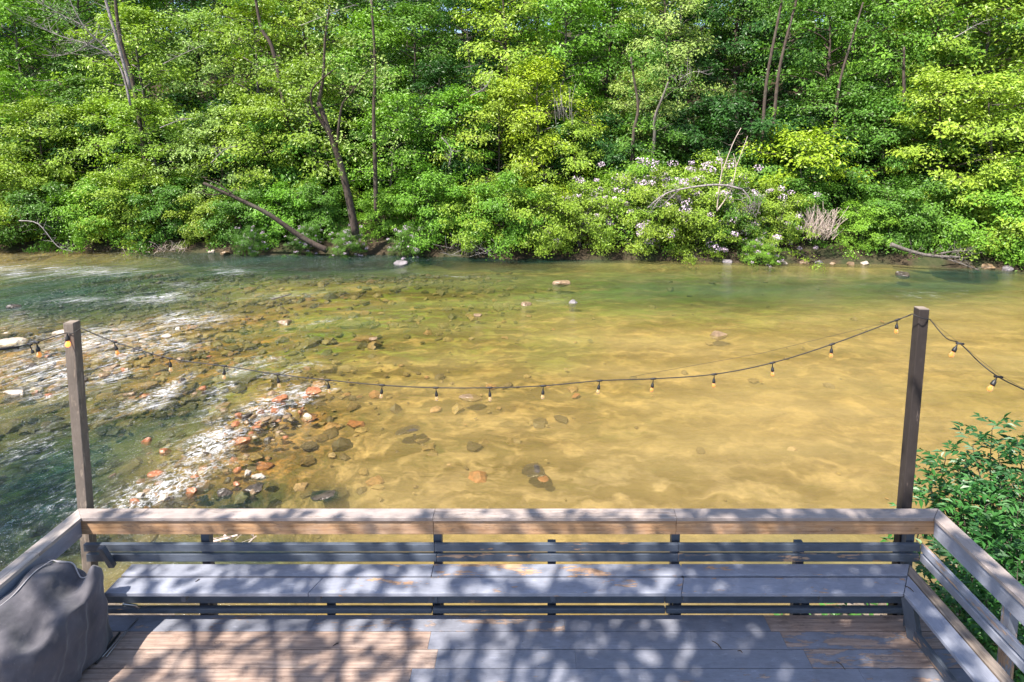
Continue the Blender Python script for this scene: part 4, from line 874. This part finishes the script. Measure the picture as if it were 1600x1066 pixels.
for i,(a,b,wd) in enumerate(((1330,401,20),(1352,404,16),(1545,408,26),(1575,414,22),(1520,414,18),(330,385,16),(350,388,18),(1135,403,18),(1160,404,14),(1225,408,16),(1255,406,20),(1280,404,14),(1300,408,16))):
    X,Y=at(a,-.15+.12*(i%3),0); o=rock(a,b,wd*(.6+.1*(i%4)),.5,['brown','pale','brown','grey'][i%4],'',200+i,group='stones lying along the far bank'); o.location=(X,Y,.06)
    o['label']=['rounded tan stone on the far bank right of the brush heap','flat stone beside the rounded one on the far bank','grey stone below the driftwood on the right gravel','grey stone at the right end of the gravel bank','small grey stone left of the right gravel stones','small tan stone under the left shrubs','second tan stone under the left shrubs, further right','brown stone under the laurel thicket, leftmost there','smaller stone under the laurel thicket','stone below the right laurel blossoms','larger stone under the pale brush heap','small stone left of the rounded far bank stone','stone touching the water below the brush heap'][i]

# cobbles lying on the bed of the rapids and the stony shallows: too many to count
rs=np.random.RandomState(55); n=26000; X=rs.uniform(-26,16,n); Y=rs.uniform(9.5,33,n); d=masks(X,Y)
dens=.008+.10*d['stone']**2+.34*d['stone']*d['bend']**1.5+.8*d['foam']*(d['bend']>.3)+.18*d['brown']; ok=(rs.rand(n)<dens*.45)&(np.abs(X)<Y+2); X,Y=X[ok],Y[ok]; d={k:v[ok] for k,v in d.items()}; n=len(X)
ico=[(0,0,1)]+[(math.cos(a)*.9,math.sin(a)*.9,.45) for a in np.arange(6)*math.pi/3]+[(math.cos(a+.5),math.sin(a+.5),-.3) for a in np.arange(6)*math.pi/3]
ico=np.array(ico); tri=[(0,1+i,1+(i+1)%6) for i in range(6)]+[(1+i,7+i,1+(i+1)%6) for i in range(6)]+[(1+(i+1)%6,7+i,7+(i+1)%6) for i in range(6)]
sz_=(.05+.22*rs.rand(n)**2.6)*(1+.6*(rs.rand(n)<.05))*(.75+.4*d['bend']); fl=rs.uniform(.3,.6,n); an=rs.rand(n)*6.28; el=rs.uniform(.6,1,n)
base=ico[None]*(1+rs.randn(n,13,1)*.22)*sz_[:,None,None]; base[:,:,1]*=el[:,None]; base[:,:,2]*=fl[:,None]
ca,sa=np.cos(an)[:,None],np.sin(an)[:,None]; bx=base[:,:,0]*ca-base[:,:,1]*sa; by=base[:,:,0]*sa+base[:,:,1]*ca
zb=-.40-.30*d['deep']+.20*np.clip(d['foam'],0,1)+.05*rs.rand(n)
V=np.stack([bx+X[:,None],by+Y[:,None],base[:,:,2]+zb[:,None]],-1).reshape(-1,3); F=(np.array(tri)[None]+13*np.arange(n)[:,None,None]).reshape(-1,3)
me=np_mesh('river_cobbles',V,F,None,False,{'lv':np.repeat(rs.rand(n),len(tri)),'deep':np.repeat(d['deep'],len(tri)),'grn':np.repeat(d['green'],len(tri))})
m=N('cobbles'); tc=m.n('ShaderNodeTexCoord').outputs['Object']; lv=m.attr('lv'); nz=m.noise(tc,9,4)
c=m.ramp(lv,[(0,(.06,.045,.022)),(.3,(.14,.09,.035)),(.55,(.24,.16,.06)),(.8,(.33,.23,.09)),(.93,(.34,.13,.05)),(1,(.45,.33,.2))])
c=m.mix(m.math('MULTIPLY',m.attr('grn'),.45),c,(.09,.13,.03)); c=m.mix(m.math('MULTIPLY',m.attr('deep'),.8),c,(.02,.035,.025)); c=m.mix(m.mapr(nz,.4,.7,0,.5),c,(.05,.04,.02))  # cobbles take the same painted shade in the deep zones
me.materials.append(m.surf(m.n('ShaderNodeBsdfPrincipled',{'Base Color':c,'Roughness':.6}).outputs[0]))
tag(link(bpy.data.objects.new('river_cobbles',me)),'brown and tan cobbles covering the bed of the shallow river and rapids','cobbles',kind='stuff')

# ------------------------------------------------------------------ near shrub right of the deck, below the railing
def compound(cs, dirs, scale, rs):
    """palm-like drooping leaves: seven leaflets along a stalk"""
    V=[];F=[];LV=[];b=0; P_=[];Nn=[];Dd=[];S=[];L=[]
    for c,dv in zip(cs,dirs):
        dv=dv/np.linalg.norm(dv); sd=np.cross(dv,[0,0,1.]); sd/=np.linalg.norm(sd)+1e-9; up=np.cross(sd,dv); lvv=rs.rand()
        for k in range(3):
            t=.35+.28*k
            for s in (-1,1):
                P_.append(c+dv*scale*t+np.array([0,0,-.12*t*t*scale])); Dd.append(dv*.75+sd*s*.9+np.array([0,0,-.25])); Nn.append(up+sd*s*.25+rs.randn(3)*.15); S.append(scale*(.52-.05*k)*(.8+.4*rs.rand())); L.append(lvv*.6+.4*rs.rand())
        P_.append(c+dv*scale*.95+np.array([0,0,-.13*scale])); Dd.append(dv+np.array([0,0,-.35])); Nn.append(up); S.append(scale*.55); L.append(lvv)
    v,f=leaf_quads(np.array(P_),np.array(Nn),np.array(Dd),np.array(S),rs,.36); return v,f,np.array(L)
def near_shrub(base, tips, tone, lab, seed, per=9, scale=.26, name='broadleaf_shrub'):
    rs=np.random.RandomState(seed); e=empty(name,base,lab,'shrub','shrubs beside the deck'); q=MB(); cs=[];ds=[]
    for tp in tips:
        tp=Vector(tp); b=Vector(base)+Vector((rs.randn()*.12,rs.randn()*.12,0)); md=b.lerp(tp,.55)+Vector((rs.randn()*.15,rs.randn()*.15,.15)); ps=spline([b,md,tp],8); n=len(ps)
        q.tube(ps,[.016-.012*i/(n-1) for i in range(n)],5,caps=False)
        for k in range(per):
            u=1-(k/per)**1.2*.62; i=min(n-1,int(u*(n-1))); p=ps[i]; az=k*2.4+rs.rand(); sdv=Vector((math.cos(az),math.sin(az),.35))
            st=p+sdv*(.05+.13*(1-u))*1.6; q.tube([p,st],[.004,.003],4,caps=False)
            for j in range(2):
                a2=az+(j-.5)*1.5; cs.append(tuple(st-Vector(base))); ds.append((math.cos(a2),math.sin(a2),.12+rs.randn()*.2))
        cs.append(tuple(tp-Vector(base))); ds.append((.2,-.3,.8))
    q.build('stems',M['bark'],e); c=link(bpy.data.objects.new('foliage',cmesh(compound(np.array(cs),np.array(ds),scale,rs),'foliage',M['leafnear'])),e); c.color=(*tone,1); return e
g_=(.032,.120,.032); g2=(.050,.170,.035)
def tips(lst): return [P(a,b,y) for a,b,y in lst]
near_shrub((6.4,7.0,.9),tips([(1550,672,6.9),(1478,712,7.0),(1520,700,6.8),(1590,690,6.7),(1620,705,6.6),(1505,730,6.9),(1560,715,6.6),(1600,735,6.4),(1475,745,7.0),(1530,745,6.7),(1640,680,6.7),(1580,760,6.3)]),g_,'tallest glossy compound-leaved shrub rising behind the right railing corner',301,10,.27)
near_shrub((6.0,6.3,.7),tips([(1462,775,6.5),(1500,780,6.3),(1540,790,6.1),(1590,800,5.9),(1445,800,6.6),(1485,815,6.3),(1530,830,6.0),(1580,845,5.7),(1620,830,5.7),(1455,762,6.9),(1560,770,6.2),(1610,780,6.0),(1640,860,5.6)]),g2,'bushy mid-green shrub pressing against the outside of the right railing',302,10,.25)
near_shrub((5.6,5.6,.6),tips([(1480,850,5.9),(1520,880,5.6),(1560,910,5.3),(1600,940,5.1),(1470,880,5.8),(1540,860,5.7),(1590,890,5.4),(1500,910,5.4),(1630,930,5.1)]),g_,'dark low shrub seen through the gaps of the right railing',303,10,.24)
near_shrub((5.2,5.0,.5),tips([(1540,940,5.0),(1580,980,4.8),(1500,930,5.2),(1620,1010,4.7),(1560,1000,4.8),(1600,1040,4.6),(1530,970,5.0),(1470,920,5.5)]),g2,'lowest leafy shrub below the bottom end of the right bench',304,10,.24)
rs=np.random.RandomState(9); n=5200
X=rs.uniform(3.0,13,n); Y=rs.uniform(1,8.2,n); z=near_z(X,Y); ok=z>-.02; X,Y,z=X[ok],Y[ok],z[ok]+rs.rand(ok.sum())*.5*np.clip((X[ok]-3.6)/2,0,1)
v,f=leaf_quads(np.stack([X,Y,z],1),np.stack([rs.randn(len(X))*.4,rs.randn(len(X))*.4,np.ones(len(X))],1),rs.randn(len(X),3),.08+.12*rs.rand(len(X)),rs,.5)
o=link(bpy.data.objects.new('ground_cover',cmesh((v,f,rs.rand(len(f))),'ground_cover',M['leafnear']))); o.color=(.07,.19,.04,1); tag(o,'low green leafy growth on the bank beneath the right side of the deck','ground cover',kind='stuff')

# ------------------------------------------------------------------ overhanging trees that dapple the deck (they stand on the near bank behind the camera)
def shade_tree(base, crown, lab, seed, blobs, per, size, tone=(.08,.19,.03)):
    rs=np.random.RandomState(seed); e=empty('overhanging_tree',base,lab,'tree'); q=MB(); b=Vector(base); c=Vector(crown)
    q.tube(spline([b,b.lerp(c,.5)+Vector((.3,-.3,.6)),c],6),[.30-.018*i for i in range(13)],10)
    cs=[]
    for bx,by,bz_,r in blobs:
        p=Vector((bx,by,bz_)); q.tube(spline([b.lerp(c,.8),b.lerp(c,.9).lerp(p,.5)+Vector((0,0,.3)),p],4),[.10-.009*i for i in range(9)],6); cs.append(tuple(p-b)+(r,))
    cs=np.array(cs); q.build('trunk',M['bark'],e)
    v,f,lv=sprays(cs[:,:3],np.zeros((len(cs),3)),cs[:,3],per,size,rs,flat=.25)
    cc=link(bpy.data.objects.new('crown',cmesh((v,f,lv),'crown',M['leaf'])),e); cc.color=(*tone,1); return e
def above(x,y,z,t): p=Vector((x,y,z))+SUN*t; return (p.x,p.y,p.z)
rs=random.Random(77)
bl=[]
shade=[ # (x, y, radius) spots of shade on the deck level
 (-4.3,3.9,.5),(-3.3,4.6,.35),(-2.95,5.35,.3),(-2.5,4.9,.3),(-1.9,4.5,.32),(-1.4,5.3,.28),(-.9,4.6,.36),(-.2,5.0,.25),(.35,5.35,.4),(.7,4.9,.35),(1.1,4.45,.45),(1.0,5.4,.3),(-3.9,5.4,.25),(-.3,4.5,.4),
 (2.0,5.35,.5),(2.0,4.75,.4),(2.7,5.2,.55),(3.3,4.7,.45),(3.6,5.4,.45),(3.0,4.35,.35),(4.2,5.2,.4),(4.3,4.3,.5),(3.9,3.7,.6),(2.3,4.2,.45),(4.6,5.9,.6),(1.7,4.3,.3),(-3.6,4.2,.3),(2.4,5.4,.4),(3.0,5.35,.4),(1.55,5.1,.4),(3.4,5.1,.5),(2.5,4.6,.5),(3.9,4.8,.4),(.2,4.5,.45),(.6,4.6,.4),(-4.4,5.1,.3),(-2.2,5.35,.25),(1.7,5.4,.45),(2.9,5.5,.45),(3.5,5.5,.4),(3.2,5.0,.5),(2.3,5.0,.45),(3.9,5.4,.4),(2.7,4.7,.5),(3.5,4.3,.5),(1.9,5.0,.4),(-.6,5.4,.2)]
for x_,y_,r in shade:
    t=rs.uniform(9.5,12); bl.append((*above(x_,y_,3.1,t),r*1.12))
shade_tree((-9,-7,2),(-6,-3,14),'tall leafy tree beside the house whose crown shades the deck',401,bl,62,.22)
bl=[]
for _ in range(42):
    px,py=rs.uniform(-260,330),rs.uniform(640,860)
    if px>150+(860-py)*.35: continue
    g=W(px,py,0); bl.append((*above(g.x,g.y,0,rs.uniform(13,17)),rs.uniform(.6,1.0)))
shade_tree((-21,2,2),(-18,5,14),'large tree leaning over the near left bank shading the water',402,bl,150,.2)
